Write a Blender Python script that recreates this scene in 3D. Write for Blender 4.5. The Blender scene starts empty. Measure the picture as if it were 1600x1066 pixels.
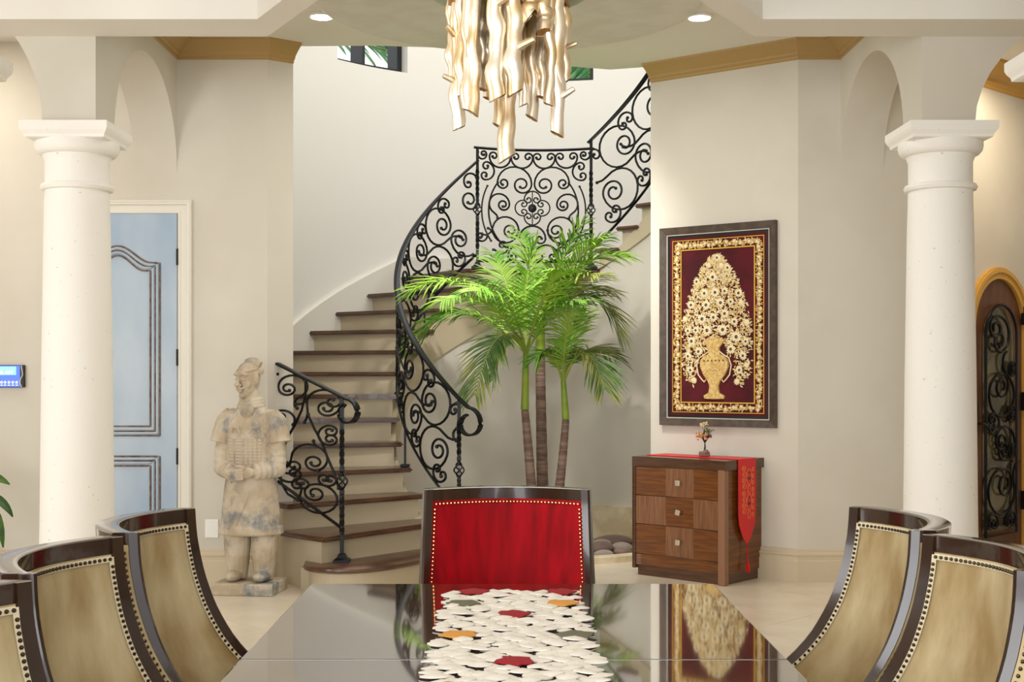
import bpy, bmesh, math, random
from math import sin, cos, pi, radians, sqrt, atan2
from mathutils import Vector, Matrix
random.seed(7)
scene = bpy.context.scene
COL = scene.collection

# ------------------------------------------------------------------ camera
H = 1.41                      # eye height; horizon sits at row 584, vanishing point at column 795
cam_d = bpy.data.cameras.new('camera')
cam_d.lens = 45.0; cam_d.sensor_width = 36.0
cam_d.shift_x = 5/1600; cam_d.shift_y = 51/1600
cam_d.clip_start = .05; cam_d.clip_end = 200
cam = bpy.data.objects.new('camera', cam_d); COL.objects.link(cam)
cam.location = (0, 0, H); cam.rotation_euler = (pi/2, 0, 0)
scene.camera = cam
# ------------------------------------------------------------------ world + big lights + exposure
w = bpy.data.worlds.new('world'); scene.world = w; w.use_nodes = True
bg = w.node_tree.nodes['Background']
bg.inputs[0].default_value = (.93, .97, 1.0, 1); bg.inputs[1].default_value = 1.1
def area(name, loc, target, size, energy, color=(1, 1, 1), size_y=None):
    l = bpy.data.lights.new(name, 'AREA'); l.energy = energy; l.color = color
    l.shape = 'RECTANGLE'; l.size = size; l.size_y = size_y or size
    o = bpy.data.objects.new(name, l); COL.objects.link(o); o.location = loc
    d = Vector(target)-Vector(loc); o.rotation_euler = d.to_track_quat('-Z', 'Y').to_euler()
    return o
area('daylight_rear_windows', (-1.2, -2.6, 2.0), (0.2, 8, 1.5), 6.0, 200, (.98, .99, 1), 2.6)
area('daylight_side_windows', (-5.6, 3.0, 1.9), (0, 5.5, 1.2), 3.2, 100, (.98, .99, 1), 2.4)
area('daylight_stair_windows', (.3, 10.6, 5.9), (.2, 10.4, 0), 3.0, 55, (1, .995, .98), 2.4)
area('foyer_fill', (0, 7.6, 3.6), (0, 7.6, 0), 1.6, 30, (1, .97, .92))  # added fill that brightens the deep foyer, no fixture behind it
sl = bpy.data.lights.new('stair_fill_spot', 'SPOT'); sl.energy = 210; sl.color = (1, .97, .92); sl.spot_size = radians(86); sl.spot_blend = .9; sl.shadow_soft_size = .12  # unseen fill spot, added to lift the wall under the stair
so_ = bpy.data.objects.new('stair_fill_spot', sl); COL.objects.link(so_); so_.location = (.05, 8.3, 3.58); so_.rotation_euler = (Vector((.35, 11.0, .7))-Vector((.05, 8.3, 3.58))).to_track_quat('-Z', 'Y').to_euler()
area('left_hall_light', (-3.9, 7.9, 3.55), (-3.6, 8.2, 0), .9, 14, (1, .9, .76))
area('right_hall_light', (3.7, 8.7, 3.5), (3.7, 9.0, 0), .9, 18, (1, .84, .62))
vs = scene.view_settings
vs.view_transform = 'Standard'; vs.look = 'None'; vs.gamma = 1; vs.use_curve_mapping = False
vs.exposure = 0.34

# ------------------------------------------------------------------ materials
def srgb(r, g, b):
    f = lambda c: (c/255/12.92) if c/255 <= .04045 else ((c/255+.055)/1.055)**2.4
    return (f(r), f(g), f(b), 1)
def mat(name, col, rough=.6, metal=0, col2=None, scale=8, lo=.4, hi=.6, stretch=None, bump=0, bscale=60, spec=None,
        coat=0, sheen=0, emit=None, estr=1, detail=3):
    m = bpy.data.materials.new(name); m.use_nodes = True
    nt = m.node_tree; b = nt.nodes['Principled BSDF']
    b.inputs['Base Color'].default_value = col
    b.inputs['Roughness'].default_value = rough; b.inputs['Metallic'].default_value = metal
    if spec is not None: b.inputs['Specular IOR Level'].default_value = spec
    if coat: b.inputs['Coat Weight'].default_value = coat; b.inputs['Coat Roughness'].default_value = .05
    if sheen:
        b.inputs['Sheen Weight'].default_value = sheen; b.inputs['Sheen Roughness'].default_value = .4
        b.inputs['Sheen Tint'].default_value = col2 or col
    if emit: b.inputs['Emission Color'].default_value = emit; b.inputs['Emission Strength'].default_value = estr
    tc = None
    if col2 or bump:
        tc = nt.nodes.new('ShaderNodeTexCoord'); mp = nt.nodes.new('ShaderNodeMapping')
        nt.links.new(tc.outputs['Object'], mp.inputs[0])
        if stretch: mp.inputs['Scale'].default_value = stretch
    if col2:
        n = nt.nodes.new('ShaderNodeTexNoise'); n.inputs['Scale'].default_value = scale; n.inputs['Detail'].default_value = detail
        r = nt.nodes.new('ShaderNodeValToRGB'); e = r.color_ramp.elements
        e[0].position = lo; e[1].position = hi; e[0].color = col; e[1].color = col2
        nt.links.new(mp.outputs[0], n.inputs['Vector']); nt.links.new(n.outputs['Fac'], r.inputs[0])
        nt.links.new(r.outputs[0], b.inputs['Base Color'])
    if bump:
        n = nt.nodes.new('ShaderNodeTexNoise'); n.inputs['Scale'].default_value = bscale; n.inputs['Detail'].default_value = 4
        bp = nt.nodes.new('ShaderNodeBump'); bp.inputs['Strength'].default_value = bump; bp.inputs['Distance'].default_value = .01
        nt.links.new(mp.outputs[0], n.inputs['Vector']); nt.links.new(n.outputs['Fac'], bp.inputs['Height'])
        nt.links.new(bp.outputs[0], b.inputs['Normal'])
    return m
M = dict(
    wall=mat('wall_paint', srgb(212, 206, 193), .75, col2=srgb(207, 200, 186), scale=1.5, bump=.03),
    stairwall=mat('stair_wall_paint', srgb(236, 232, 224), .7, bump=.03),
    trim=mat('trim_paint', srgb(228, 223, 211), .45),
    base=mat('baseboard_paint', srgb(205, 190, 162), .45),
    crown=mat('crown_gold_paint', srgb(178, 146, 92), .5),
    ceil=mat('ceiling_paint', srgb(232, 228, 219), .8),
    disc=mat('ceiling_disc_plaster', srgb(222, 218, 208), .5, col2=srgb(214, 209, 197), scale=5),
    stone=mat('column_cast_stone', srgb(244, 241, 234), .7, col2=srgb(196, 188, 172), scale=42, lo=.70, hi=.76, bump=.12, bscale=45),
    tile=mat('cream_floor_tile', srgb(228, 217, 198), .22, col2=srgb(218, 204, 182), scale=3, lo=.35, hi=.7),
    grout=mat('grout', srgb(190, 170, 140), .8),
    riser=mat('riser_paint', srgb(190, 176, 148), .6),
    tread=mat('tread_dark_wood', srgb(74, 47, 32), .28, col2=srgb(98, 66, 46), scale=6, stretch=(1, 1, 8), coat=.3),
    iron=mat('wrought_iron', srgb(24, 24, 25), .38, .6, bump=.1, bscale=80),
    ironrail=mat('iron_handrail', srgb(30, 31, 33), .3, .7, bump=.15, bscale=120),
    table=mat('table_lacquer', srgb(58, 38, 27), .03, col2=srgb(76, 52, 38), scale=3, stretch=(6, .6, 1), coat=1, spec=.9),
    chairwood=mat('chair_dark_wood', srgb(40, 23, 15), .18, col2=srgb(54, 31, 20), scale=3, lo=.3, hi=.7, stretch=(2, 2, .6), coat=.5),
    suede=mat('tan_suede', srgb(156, 128, 80), .85, col2=srgb(212, 196, 156), scale=5.5, lo=.33, hi=.70, stretch=(1.8, 1, .6), sheen=.35, detail=7),
    gimp=mat('cream_gimp', srgb(226, 212, 180), .8),
    velvet=mat('red_velvet', srgb(128, 0, 10), .75, col2=srgb(172, 0, 18), scale=9, lo=.3, hi=.7, stretch=(3, 3, .35), sheen=.12, spec=.2),
    nail=mat('brass_nailhead', srgb(214, 170, 110), .25, 1),
    darknail=mat('dark_nailhead', srgb(70, 58, 44), .3, 1),
    felt=mat('white_felt', srgb(240, 234, 224), .9, bump=.2, bscale=200),
    feltred=mat('red_felt', srgb(160, 22, 36), .9), feltor=mat('orange_felt', srgb(226, 160, 74), .9),
    feltol=mat('olive_felt', srgb(112, 112, 88), .9), feltdark=mat('brown_felt', srgb(64, 50, 36), .9),
    chestA=mat('chest_veneer_horizontal', srgb(94, 50, 13), .35, col2=srgb(120, 68, 20), scale=5, stretch=(1, 1, 14), coat=.25),
    chestB=mat('chest_veneer_vertical', srgb(112, 72, 44), .4, col2=srgb(136, 92, 60), scale=5, stretch=(22, 22, 1), coat=.15),
    chestD=mat('chest_dark_edge', srgb(70, 42, 24), .3, col2=srgb(88, 56, 34), scale=5, stretch=(1, 1, 10), coat=.3),
    chestP=mat('chest_post', srgb(140, 98, 70), .35, coat=.2),
    knob=mat('pewter_knob', srgb(206, 196, 176), .35, .6),
    frame=mat('picture_frame_wood', srgb(66, 54, 44), .45, col2=srgb(84, 70, 58), scale=20),
    pvelvet=mat('burgundy_velvet', srgb(86, 6, 20), .9, col2=srgb(66, 3, 14), scale=5, sheen=.2),
    gold=mat('gold_thread', srgb(226, 196, 130), .5, .1, col2=srgb(200, 160, 86), scale=70, bump=.4, bscale=150),
    goldlight=mat('pale_gold_thread', srgb(238, 220, 176), .5, .15, bump=.3, bscale=150),
    goldline=mat('gold_cord', srgb(214, 168, 60), .4, .4), gem=mat('dark_gem', srgb(70, 60, 56), .2),
    liner=mat('frame_liner', srgb(206, 200, 190), .4),
    chand=mat('champagne_leaf', srgb(228, 202, 160), .34, .85, col2=srgb(250, 240, 222), scale=10, bump=.1, bscale=30),
    chandin=mat('gold_inside', srgb(170, 125, 60), .35, .9),
    glass=mat('frosted_green_plate', srgb(168, 184, 160), .3, spec=.3),
    trunk=mat('palm_trunk', srgb(142, 116, 100), .8, col2=srgb(104, 82, 70), scale=5, stretch=(1, 1, 9), bump=.4, bscale=30),
    shaft=mat('palm_crownshaft', srgb(150, 170, 50), .5, col2=srgb(112, 146, 40), scale=6),
    leafA=mat('frond_bright', srgb(146, 192, 44), .45, col2=srgb(106, 162, 30), scale=4),
    leafB=mat('frond_green', srgb(96, 150, 40), .5, col2=srgb(136, 170, 60), scale=4),
    leafC=mat('frond_dark', srgb(76, 112, 44), .5, col2=srgb(146, 150, 66), scale=4),
    rach=mat('frond_stem_green', srgb(150, 170, 70), .5),
    pebble=mat('river_stone', srgb(146, 118, 104), .6, col2=srgb(112, 92, 84), scale=3, bump=.2),
    pebbleG=mat('pale_river_stone', srgb(182, 166, 152), .6, col2=srgb(150, 136, 126), scale=4, bump=.2), soil=mat('soil', srgb(120, 102, 84), .95, bump=.5),
    kerb=mat('travertine', srgb(226, 212, 182), .6, col2=srgb(206, 188, 152), scale=6, bump=.15),
    doorblue=mat('door_washed_blue', srgb(186, 200, 214), .5, col2=srgb(158, 178, 200), scale=2.2, lo=.35, hi=.68, stretch=(1.2, 1, .5)),
    doorline=mat('door_antique_glaze', srgb(92, 74, 62), .5, col2=srgb(124, 106, 94), scale=30),
    black=mat('black_metal', srgb(26, 24, 22), .4, .4),
    ochre=mat('ochre_door_casing', srgb(206, 158, 72), .45),
    brownwood=mat('arched_door_wood', srgb(108, 66, 36), .4, col2=srgb(88, 52, 28), scale=4, stretch=(3, 3, .5)),
    doorglass=mat('dark_door_glass', srgb(110, 100, 72), .08, spec=.8, col2=srgb(64, 60, 44), scale=3),
    silk=mat('red_silk', srgb(214, 14, 20), .4, sheen=.3),
    silkpat=mat('gold_brocade', srgb(236, 160, 84), .4, .1), silkdark=mat('dark_brocade', srgb(92, 34, 40), .5),
    plastic=mat('white_plate', srgb(240, 238, 232), .4),
    screen=mat('touch_screen', srgb(10, 60, 200), .2, emit=srgb(16, 84, 235), estr=.9),
    screenhi=mat('touch_screen_glow', srgb(90, 190, 250), .2, emit=srgb(120, 205, 255), estr=1),
    white=mat('screen_white', srgb(240, 248, 255), .3, emit=srgb(240, 248, 255), estr=1),
    lamp=mat('lamp_lens', (1, 1, 1, 1), .5, emit=(1, .95, .85, 1), estr=12),
    winframe=mat('black_window_frame', srgb(24, 26, 30), .4),
    outleaf=mat('outdoor_leaf', srgb(70, 130, 70), .5, col2=srgb(120, 170, 110), scale=4),
    potleaf=mat('potted_leaf', srgb(84, 116, 52), .45, col2=srgb(50, 84, 36), scale=9),
    pot=mat('clay_pot', srgb(120, 92, 70), .7),
    terra=None, gA=mat('gem_amber', srgb(206, 130, 50), .25), gB=mat('gem_green', srgb(110, 120, 70), .25),
    gC=mat('gem_cream', srgb(200, 180, 140), .25), gD=mat('gem_plum', srgb(110, 56, 50), .25),
)
# terracotta: tan clay with pale wash and blue-grey pigment stains
m = mat('terracotta_wash', srgb(184, 166, 140), .85, col2=srgb(208, 195, 174), scale=7, bump=.3, bscale=40); nt = m.node_tree
b = nt.nodes['Principled BSDF']; ramp = [n for n in nt.nodes if n.type == 'VALTORGB'][0]
mp = [n for n in nt.nodes if n.type == 'MAPPING'][0]
n2 = nt.nodes.new('ShaderNodeTexNoise'); n2.inputs['Scale'].default_value = 4.2; n2.inputs['Detail'].default_value = 8; n2.inputs['Roughness'].default_value = .7
r2 = nt.nodes.new('ShaderNodeValToRGB'); r2.color_ramp.elements[0].position = .50; r2.color_ramp.elements[1].position = .66
mx = nt.nodes.new('ShaderNodeMix'); mx.data_type = 'RGBA'; mx.inputs['B'].default_value = srgb(112, 120, 128)
mp2 = nt.nodes.new('ShaderNodeMapping'); mp2.inputs['Location'].default_value = (.37, .2, .13); nt.links.new(mp.outputs[0], mp2.inputs[0]); nt.links.new(mp2.outputs[0], n2.inputs['Vector']); nt.links.new(n2.outputs['Fac'], r2.inputs[0]); nt.links.new(r2.outputs[0], mx.inputs['Factor'])
nt.links.new(ramp.outputs[0], mx.inputs['A']); nt.links.new(mx.outputs['Result'], b.inputs['Base Color'])
M['terra'] = m

# ------------------------------------------------------------------ geometry helpers: geo = (verts, faces)
def join(*gs):
    V, F = [], []
    for v, f in gs:
        o = len(V); V += list(v); F += [tuple(i+o for i in q) for q in f]
    return V, F
def xf(g, mtx): return [tuple(mtx @ Vector(p)) for p in g[0]], g[1]
def tr(g, x=0, y=0, z=0): return [(p[0]+x, p[1]+y, p[2]+z) for p in g[0]], g[1]
def box(x0, x1, y0, y1, z0, z1, bev=0):
    if bev:
        bm = bmesh.new(); bmesh.ops.create_cube(bm, size=1)
        for v in bm.verts: v.co = Vector(((x0+x1)/2+v.co.x*(x1-x0), (y0+y1)/2+v.co.y*(y1-y0), (z0+z1)/2+v.co.z*(z1-z0)))
        bmesh.ops.bevel(bm, geom=bm.edges[:], offset=bev, segments=2, affect='EDGES', profile=.6)
        bm.verts.index_update(); g = ([tuple(v.co) for v in bm.verts], [tuple(v.index for v in f.verts) for f in bm.faces]); bm.free(); return g
    V = [(x, y, z) for z in (z0, z1) for y in (y0, y1) for x in (x0, x1)]
    return V, [(0, 2, 3, 1), (4, 5, 7, 6), (0, 1, 5, 4), (2, 6, 7, 3), (0, 4, 6, 2), (1, 3, 7, 5)]
def prism(poly, z0, z1):
    n = len(poly); V = [(x, y, z0) for x, y in poly]+[(x, y, z1) for x, y in poly]
    return V, [tuple(range(n))[::-1], tuple(range(n, 2*n))]+[(i, (i+1) % n, n+(i+1) % n, n+i) for i in range(n)]
def lathe(prof, n=32, cx=0, cy=0):
    V = [(cx+r*cos(2*pi*k/n), cy+r*sin(2*pi*k/n), z) for r, z in prof for k in range(n)]
    F = [(i*n+k, i*n+(k+1) % n, (i+1)*n+(k+1) % n, (i+1)*n+k) for i in range(len(prof)-1) for k in range(n)]
    if prof[0][0] > 1e-4: F.append(tuple(range(n))[::-1])
    if prof[-1][0] > 1e-4: F.append(tuple(range((len(prof)-1)*n, len(prof)*n)))
    return V, F
def loft(rings, cap=True):
    n = len(rings[0]); V = [p for r in rings for p in r]
    F = [(i*n+k, i*n+(k+1) % n, (i+1)*n+(k+1) % n, (i+1)*n+k) for i in range(len(rings)-1) for k in range(n)]
    if cap: F += [tuple(range(n))[::-1], tuple(range((len(rings)-1)*n, len(rings)*n))]
    return V, F
def tube(pts, rad, n=6, cap=True, flat=1.0, twist=0):
    P = [Vector(p) for p in pts]; R = rad if hasattr(rad, '__len__') else [rad]*len(P)
    rings = []; N = None
    for i, p in enumerate(P):
        t = (P[min(i+1, len(P)-1)]-P[max(i-1, 0)])
        t = t.normalized() if t.length > 1e-9 else Vector((0, 0, 1))
        if N is None: N = t.orthogonal().normalized() if abs(t.z) > .9 else t.cross(Vector((0, 0, 1))).normalized()
        N = (N-t*N.dot(t)).normalized(); B = t.cross(N)
        a0 = twist*i
        rings.append([tuple(p+(N*cos(2*pi*k/n+a0)+B*sin(2*pi*k/n+a0)*flat)*R[i]) for k in range(n)])
    return loft(rings, cap)
def sweep(path, prof, closed=False):
    """profile (offset, z) swept along a plan polyline with mitred corners; offset to the right of travel"""
    n = len(path); rings = []
    for i in range(n):
        p = Vector(path[i])
        a = Vector(path[i-1]) if (i > 0 or closed) else None; c = Vector(path[(i+1) % n]) if (i < n-1 or closed) else None
        d1 = (p-a).normalized() if a is not None else (c-p).normalized(); d2 = (c-p).normalized() if c is not None else d1
        n1 = Vector((d1.y, -d1.x)); n2 = Vector((d2.y, -d2.x)); m_ = (n1+n2); m_ = m_/max(.2, m_.dot(n1))
        rings.append([(p.x+m_.x*o, p.y+m_.y*o, z) for o, z in prof])
    if closed: rings.append(rings[0])
    return loft(rings, not closed)
def sphere(c, r, sx=1, sy=1, sz=1, n=10, m_=6):
    prof = [(max(1e-5, sin(pi*i/m_)), -cos(pi*i/m_)) for i in range(m_+1)]
    g = lathe(prof, n)
    return [(c[0]+p[0]*r*sx, c[1]+p[1]*r*sy, c[2]+p[2]*r*sz) for p in g[0]], g[1]
def grid(fn, nu, nv):
    V = [fn(i/nu, j/nv) for j in range(nv+1) for i in range(nu+1)]
    return V, [(j*(nu+1)+i, j*(nu+1)+i+1, (j+1)*(nu+1)+i+1, (j+1)*(nu+1)+i) for j in range(nv) for i in range(nu)]
def mesh(name, g, m_, smooth=False):
    me = bpy.data.meshes.new(name); me.from_pydata([tuple(p) for p in g[0]], [], g[1])
    bm = bmesh.new(); bm.from_mesh(me); bmesh.ops.recalc_face_normals(bm, faces=bm.faces[:]); bm.to_mesh(me); bm.free()
    me.materials.append(M[m_] if isinstance(m_, str) else m_)
    if smooth:
        me.polygons.foreach_set('use_smooth', [True]*len(me.polygons))
        try: me.set_sharp_from_angle(angle=radians(40))
        except Exception: pass
    return me
def tag(o, label=None, cat=None, group=None, kind=None):
    for k, v in (('label', label), ('category', cat), ('group', group), ('kind', kind)):
        if v: o[k] = v
    return o
def obj(name, g, m_, parent=None, smooth=False, **kw):
    """mesh object; geometry is given in the parent's local frame"""
    me = g if isinstance(g, bpy.types.Mesh) else mesh(name, g, m_, smooth)
    o = bpy.data.objects.new(name, me); COL.objects.link(o)
    if parent is not None: o.parent = parent
    return tag(o, **kw)
def thing(name, label, cat, loc=(0, 0, 0), rz=0, group=None, kind=None):
    o = bpy.data.objects.new(name, None); COL.objects.link(o); o.empty_display_size = .1
    o.location = loc; o.rotation_euler = (0, 0, rz); return tag(o, label, cat, group, kind)
def struct(name, g, m_, smooth=False): return obj(name, g, m_, None, smooth, kind='structure')
def copy_tree(o, parent=None):
    c = o.copy(); COL.objects.link(c); c.parent = parent
    for ch in list(o.children): copy_tree(ch, c)
    return c
def px(x, y, Y):      # photo pixel at depth Y -> world point
    return ((x-795)/2000*Y, Y, H-(y-584)/2000*Y)

# ------------------------------------------------------------------ structure: floor
FL, CEIL, SOF = 8.68, 3.66, 3.247
fl = struct('floor', box(-9, 9, -4, 14, -.06, -.006), 'grout')
T = .61; tile_me = mesh('tile', box(-T/2+.0015, T/2-.0015, -T/2+.0015, T/2-.0015, -.02, 0), 'tile')
for i in range(-14, 15):
    for j in range(-14, 15):
        x, y = (i-j)*T*.7071, 7.0+(i+j)*T*.7071
        if -4.2 < x < 4.2 and 2.2 < y < 11.4:
            o = bpy.data.objects.new('tile', tile_me); COL.objects.link(o); o.parent = fl
            o.location = (x, y, 0); o.rotation_euler = (0, 0, pi/4)

# walls of the foyer
WA0, WA1 = (1.04, 9.38), (1.962, FL)          # picture wall, left and right ends
def slab(a, b_, t, z0, z1):                    # wall from a to b, thickness t to the left of travel
    d = (Vector(b_)-Vector(a)).normalized(); n = Vector((-d.y, d.x))*t
    return prism([a, b_, (b_[0]+n.x, b_[1]+n.y), (a[0]+n.x, a[1]+n.y)], z0, z1)
struct('wall_picture', prism([WA0, WA1, (1.962, FL+.18), (1.11, 9.5)], 0, CEIL+.3), 'wall')
DX, DY = .74, .67; D0 = (2.72, FL)             # angled wall with the iron door
struct('wall_right', box(1.962, 2.72, FL, FL+.15, 0, CEIL+.3), 'wall')
struct('wall_right_angled', slab(D0, (D0[0]+4.5*DX, D0[1]+4.5*DX*DY/DX), .15, 0, CEIL+.3), 'wall')
struct('wall_left', box(-7, -1.636, FL, FL+.12, 0, CEIL+.3), 'wall')
struct('wall_left_return', prism([(-1.636, FL), (-1.482, 8.797), (-1.56, 8.9), (-1.70, 8.8)], 0, CEIL+.3), 'wall')
struct('wall_far_left', box(-7.1, -7, -4, FL, 0, CEIL+.3), 'wall')
struct('wall_far_right', box(7, 7.1, -4, 13, 0, CEIL+.3), 'wall')

# arched walls
def arch_wall(a, b_, depth, c, R, spring, top, n=28, rise=None):
    """vertical wall along local s in [a,b]; opening centred c, radius R, down to spring level; returns geo in (s, d, z)"""
    rise = rise or R; P = []
    arc = [(c-R*cos(pi*k/n), spring+rise*sin(pi*k/n)) for k in range(n+1)]
    V, F = [], []
    def q(p0, p1, p2, p3):
        o = len(V); V.extend([p0, p1, p2, p3]); F.append((o, o+1, o+2, o+3))
    for d in (0, depth):
        for k in range(n): q((arc[k][0], d, arc[k][1]), (arc[k+1][0], d, arc[k+1][1]), (arc[k+1][0], d, top), (arc[k][0], d, top))
        if a < c-R: q((a, d, spring), (c-R, d, spring), (c-R, d, top), (a, d, top))
        if b_ > c+R: q((c+R, d, spring), (b_, d, spring), (b_, d, top), (c+R, d, top))
    for k in range(n): q((arc[k][0], 0, arc[k][1]), (arc[k+1][0], 0, arc[k+1][1]), (arc[k+1][0], depth, arc[k+1][1]), (arc[k][0], depth, arc[k][1]))
    for s0, s1 in ((a, c-R), (c+R, b_)):
        if s1 > s0+1e-4: q((s0, 0, spring), (s1, 0, spring), (s1, depth, spring), (s0, depth, spring))
    for s in (a, b_): q((s, 0, spring), (s, depth, spring), (s, depth, top), (s, 0, top))
    return V, F
def weld(g):
    bm = bmesh.new(); vs_ = [bm.verts.new(p) for p in g[0]]
    for f in g[1]: bm.faces.new([vs_[i] for i in f])
    bmesh.ops.remove_doubles(bm, verts=bm.verts[:], dist=1e-5); bm.verts.index_update()
    r = ([tuple(v.co) for v in bm.verts], [tuple(v.index for v in f.verts) for f in bm.faces]); bm.free(); return r
CAPZ = 2.775
for sgn, nm in ((-1, 'left'), (1, 'right')):
    g = weld(arch_wall(6.97, FL, .29, 7.99, .69, CAPZ, CEIL+.05, rise=.63))
    struct('wall_%s_side_arch' % nm, ([(sgn*(2.25+p[1]), p[0], p[2]) for p in g[0]], g[1]), 'wall', True)
    R = .82 if sgn < 0 else 1.5
    g = weld(arch_wall(2.54, 2.54+2*R+.3, .30, 2.54+R, R, CAPZ, CEIL+.05, rise=.82 if sgn < 0 else 1.2 and .84))
    struct('wall_%s_front_arch' % nm, ([(sgn*p[0], 6.97+p[1], p[2]) for p in g[0]], g[1]), 'wall', True)

# columns
def column(x, y, label):
    t = thing('column', label, 'column', (x, y, 0), 0, 'cast stone columns')
    obj('base', join(box(-.26, .26, -.26, .26, 0, .1, .01), lathe([(.25, .1), (.26, .13), (.25, .17), (.215, .2), (.21, .23)], 40)), 'stone', t, True)
    obj('shaft', lathe([(.205, .23), (.198, .6), (.19, 1.4), (.178, 2.2), (.172, 2.42)], 40), 'stone', t, True)
    obj('necking_ring', lathe([(.172, 2.42), (.19, 2.425), (.198, 2.44), (.19, 2.455), (.174, 2.46), (.172, 2.47), (.172, 2.58), (.18, 2.6), (.186, 2.615)], 40), 'stone', t, True)
    obj('echinus', lathe([(.186, 2.615), (.205, 2.62), (.222, 2.64), (.228, 2.668), (.226, 2.69)], 40), 'stone', t, True)
    prof = [(.195, 2.685), (.215, 2.69), (.218, 2.705), (.232, 2.725), (.238, 2.74), (.238, CAPZ)]
    obj('abacus', loft([[(sx*r, sy*r, z) for sx, sy in ((-1, -1), (1, -1), (1, 1), (-1, 1))] for r, z in prof]), 'stone', t)
    if y < 6: obj('pier', box(-.14, .14, -.16, .16, CAPZ, 3.8), 'wall', t)
    return t
column(-2.40, 7.12, 'white cast stone column in front of the pale blue door')
column(2.40, 7.12, 'white cast stone column beside the arched iron door')
column(-2.42, 5.40, 'white stone column capital cut off at the left picture edge')
column(2.42, 5.40, 'white stone column capital cut off at the right picture edge')

# ceiling, soffit beam, disc
cp = [(-7, 5.2), (7, 5.2), (7, 13), (D0[0]+4.5*DX, D0[1]+4.5*DY), D0, (1.962, FL), WA0, (.75, 9.47), (.42, 9.36), (.05, 9.1), (-.42, 8.84), (-.9, 8.78), (-1.482, 8.797), (-1.636, FL), (-7, FL)]
struct('ceiling', prism(cp, CEIL, CEIL+.3), 'ceil')
struct('ceiling_dining', box(-7, 7, -4, 5.3, 3.8, 4.0), 'ceil')
Fp = [(-7, 6.97), (-1.314, 6.97), (-1.013, 6.43), (-.55, 5.6), (.55, 5.6), (1.013, 6.43), (1.33, 6.97), (7, 6.97)]
Np = [(-7, 6.63), (-1.303, 6.63), (-.727, 5.6), (-.54, 5.26), (.54, 5.26), (.727, 5.6), (1.315, 6.63), (7, 6.63)]
V, F = [], []
for z in (SOF, CEIL+.2): V += [(x, y, z) for x, y in Fp]+[(x, y, z) for x, y in Np]
for k in range(7):
    F += [(k, k+1, 9+k, 8+k), (16+k, 17+k, 25+k, 24+k), (k, k+1, 17+k, 16+k), (8+k, 9+k, 25+k, 24+k)]
F += [(0, 8, 24, 16), (7, 15, 31, 23)]
struct('ceiling_beam', (V, F), 'ceil')
DC = 7.72
struct('ceiling_disc', lathe([(1.17, CEIL), (1.17, CEIL-.012), (1.15, CEIL-.02), (.01, CEIL-.02)], 96, 0, DC), 'disc')
for sx in (-1, 1):
    t = thing('recessed_downlight', 'round recessed ceiling light on the %s of the chandelier' % ('left' if sx < 0 else 'right'), 'light', (sx*1.175 if sx < 0 else 1.2, 8.03 if sx < 0 else 8.05, CEIL-.004), 0, 'recessed ceiling lights')
    obj('trim_ring', lathe([(.085, .003), (.085, -.006), (.07, -.012), (.064, 0)], 32), 'plastic', t, True)
    obj('lens', lathe([(.066, -.004), (.05, -.014), (.001, -.016)], 32), 'lamp', t, True)

# crown moulding, baseboards
cr = [(0, 3.54), (.012, 3.545), (.014, 3.56), (.03, 3.57), (.035, 3.585), (.075, 3.615), (.115, 3.64), (.125, 3.645), (.13, CEIL), (0, CEIL)]
struct('trim_1', sweep([WA0, WA1, (2.25, FL), (2.25, 6.99)], cr), 'crown')
struct('trim_2', sweep([(-2.25, 6.99), (-2.25, FL), (-1.636, FL), (-1.482, 8.797)], cr), 'crown')
struct('trim_3', sweep([D0, (D0[0]+4.4*DX, D0[1]+4.4*DY)], [(o*1.5, 3.66-(3.66-z)*1.3) for o, z in cr]), 'ochre')
bb = [(0, 0), (.03, 0), (.03, .14), (.022, .15), (.022, .17), (.028, .178), (.028, .188), (.012, .2), (.012, .213), (0, .22)]
struct('baseboard_right', sweep([WA0, WA1, D0, (D0[0]+.85*DX, D0[1]+.85*DY)], bb), 'base')
struct('baseboard_left', sweep([(-2.2, FL), (-1.636, FL), (-1.482, 8.797)], bb), 'base')
struct('baseboard_far_left', sweep([(-7, FL), (-3.20, FL)], bb), 'base')

# ------------------------------------------------------------------ stair
CX, CY, RI, RO, RISE = .27, 10.05, 1.17, 2.30, .178
PH = {1: 29, 2: 40, 3: 51, 4: 62, 5: 73, 6: 83, 7: 92.5, 8: 101.5, 9: 110.5, 10: 119.2, 11: 128, 12: 137.5, 13: 147, 14: 205.5, 15: 216, 16: 226, 17: 236, 18: 246, 19: 256}
def cyl(phi, r, z): a = radians(phi); return (CX-r*sin(a), CY-r*cos(a), z)
def nose_h(phi):      # height of the nosing line at an angle
    ks = sorted(PH)
    if phi <= PH[1]: return RISE
    if 147 <= phi <= 205.5: return 13*RISE+max(0, (phi-195)/10.5)*RISE if phi > 195 else 13*RISE
    for k in ks[:-1]:
        if PH[k] <= phi <= PH[k+1]: return RISE*(k+(phi-PH[k])/(PH[k+1]-PH[k]))
    return RISE*ks[-1]
def wedge(p0, p1, r0, r1, z0, z1, seg=3.0):
    n = max(1, int((p1-p0)/seg)); rings = []
    for k in range(n+1):
        p = p0+(p1-p0)*k/n
        rings.append([cyl(p, r0, z0), cyl(p, r1, z0), cyl(p, r1, z1), cyl(p, r0, z1)])
    return loft(rings)
st = thing('staircase', 'curved staircase with dark wood treads and beige risers behind the palm', 'staircase', (0, 0, 0))
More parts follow.
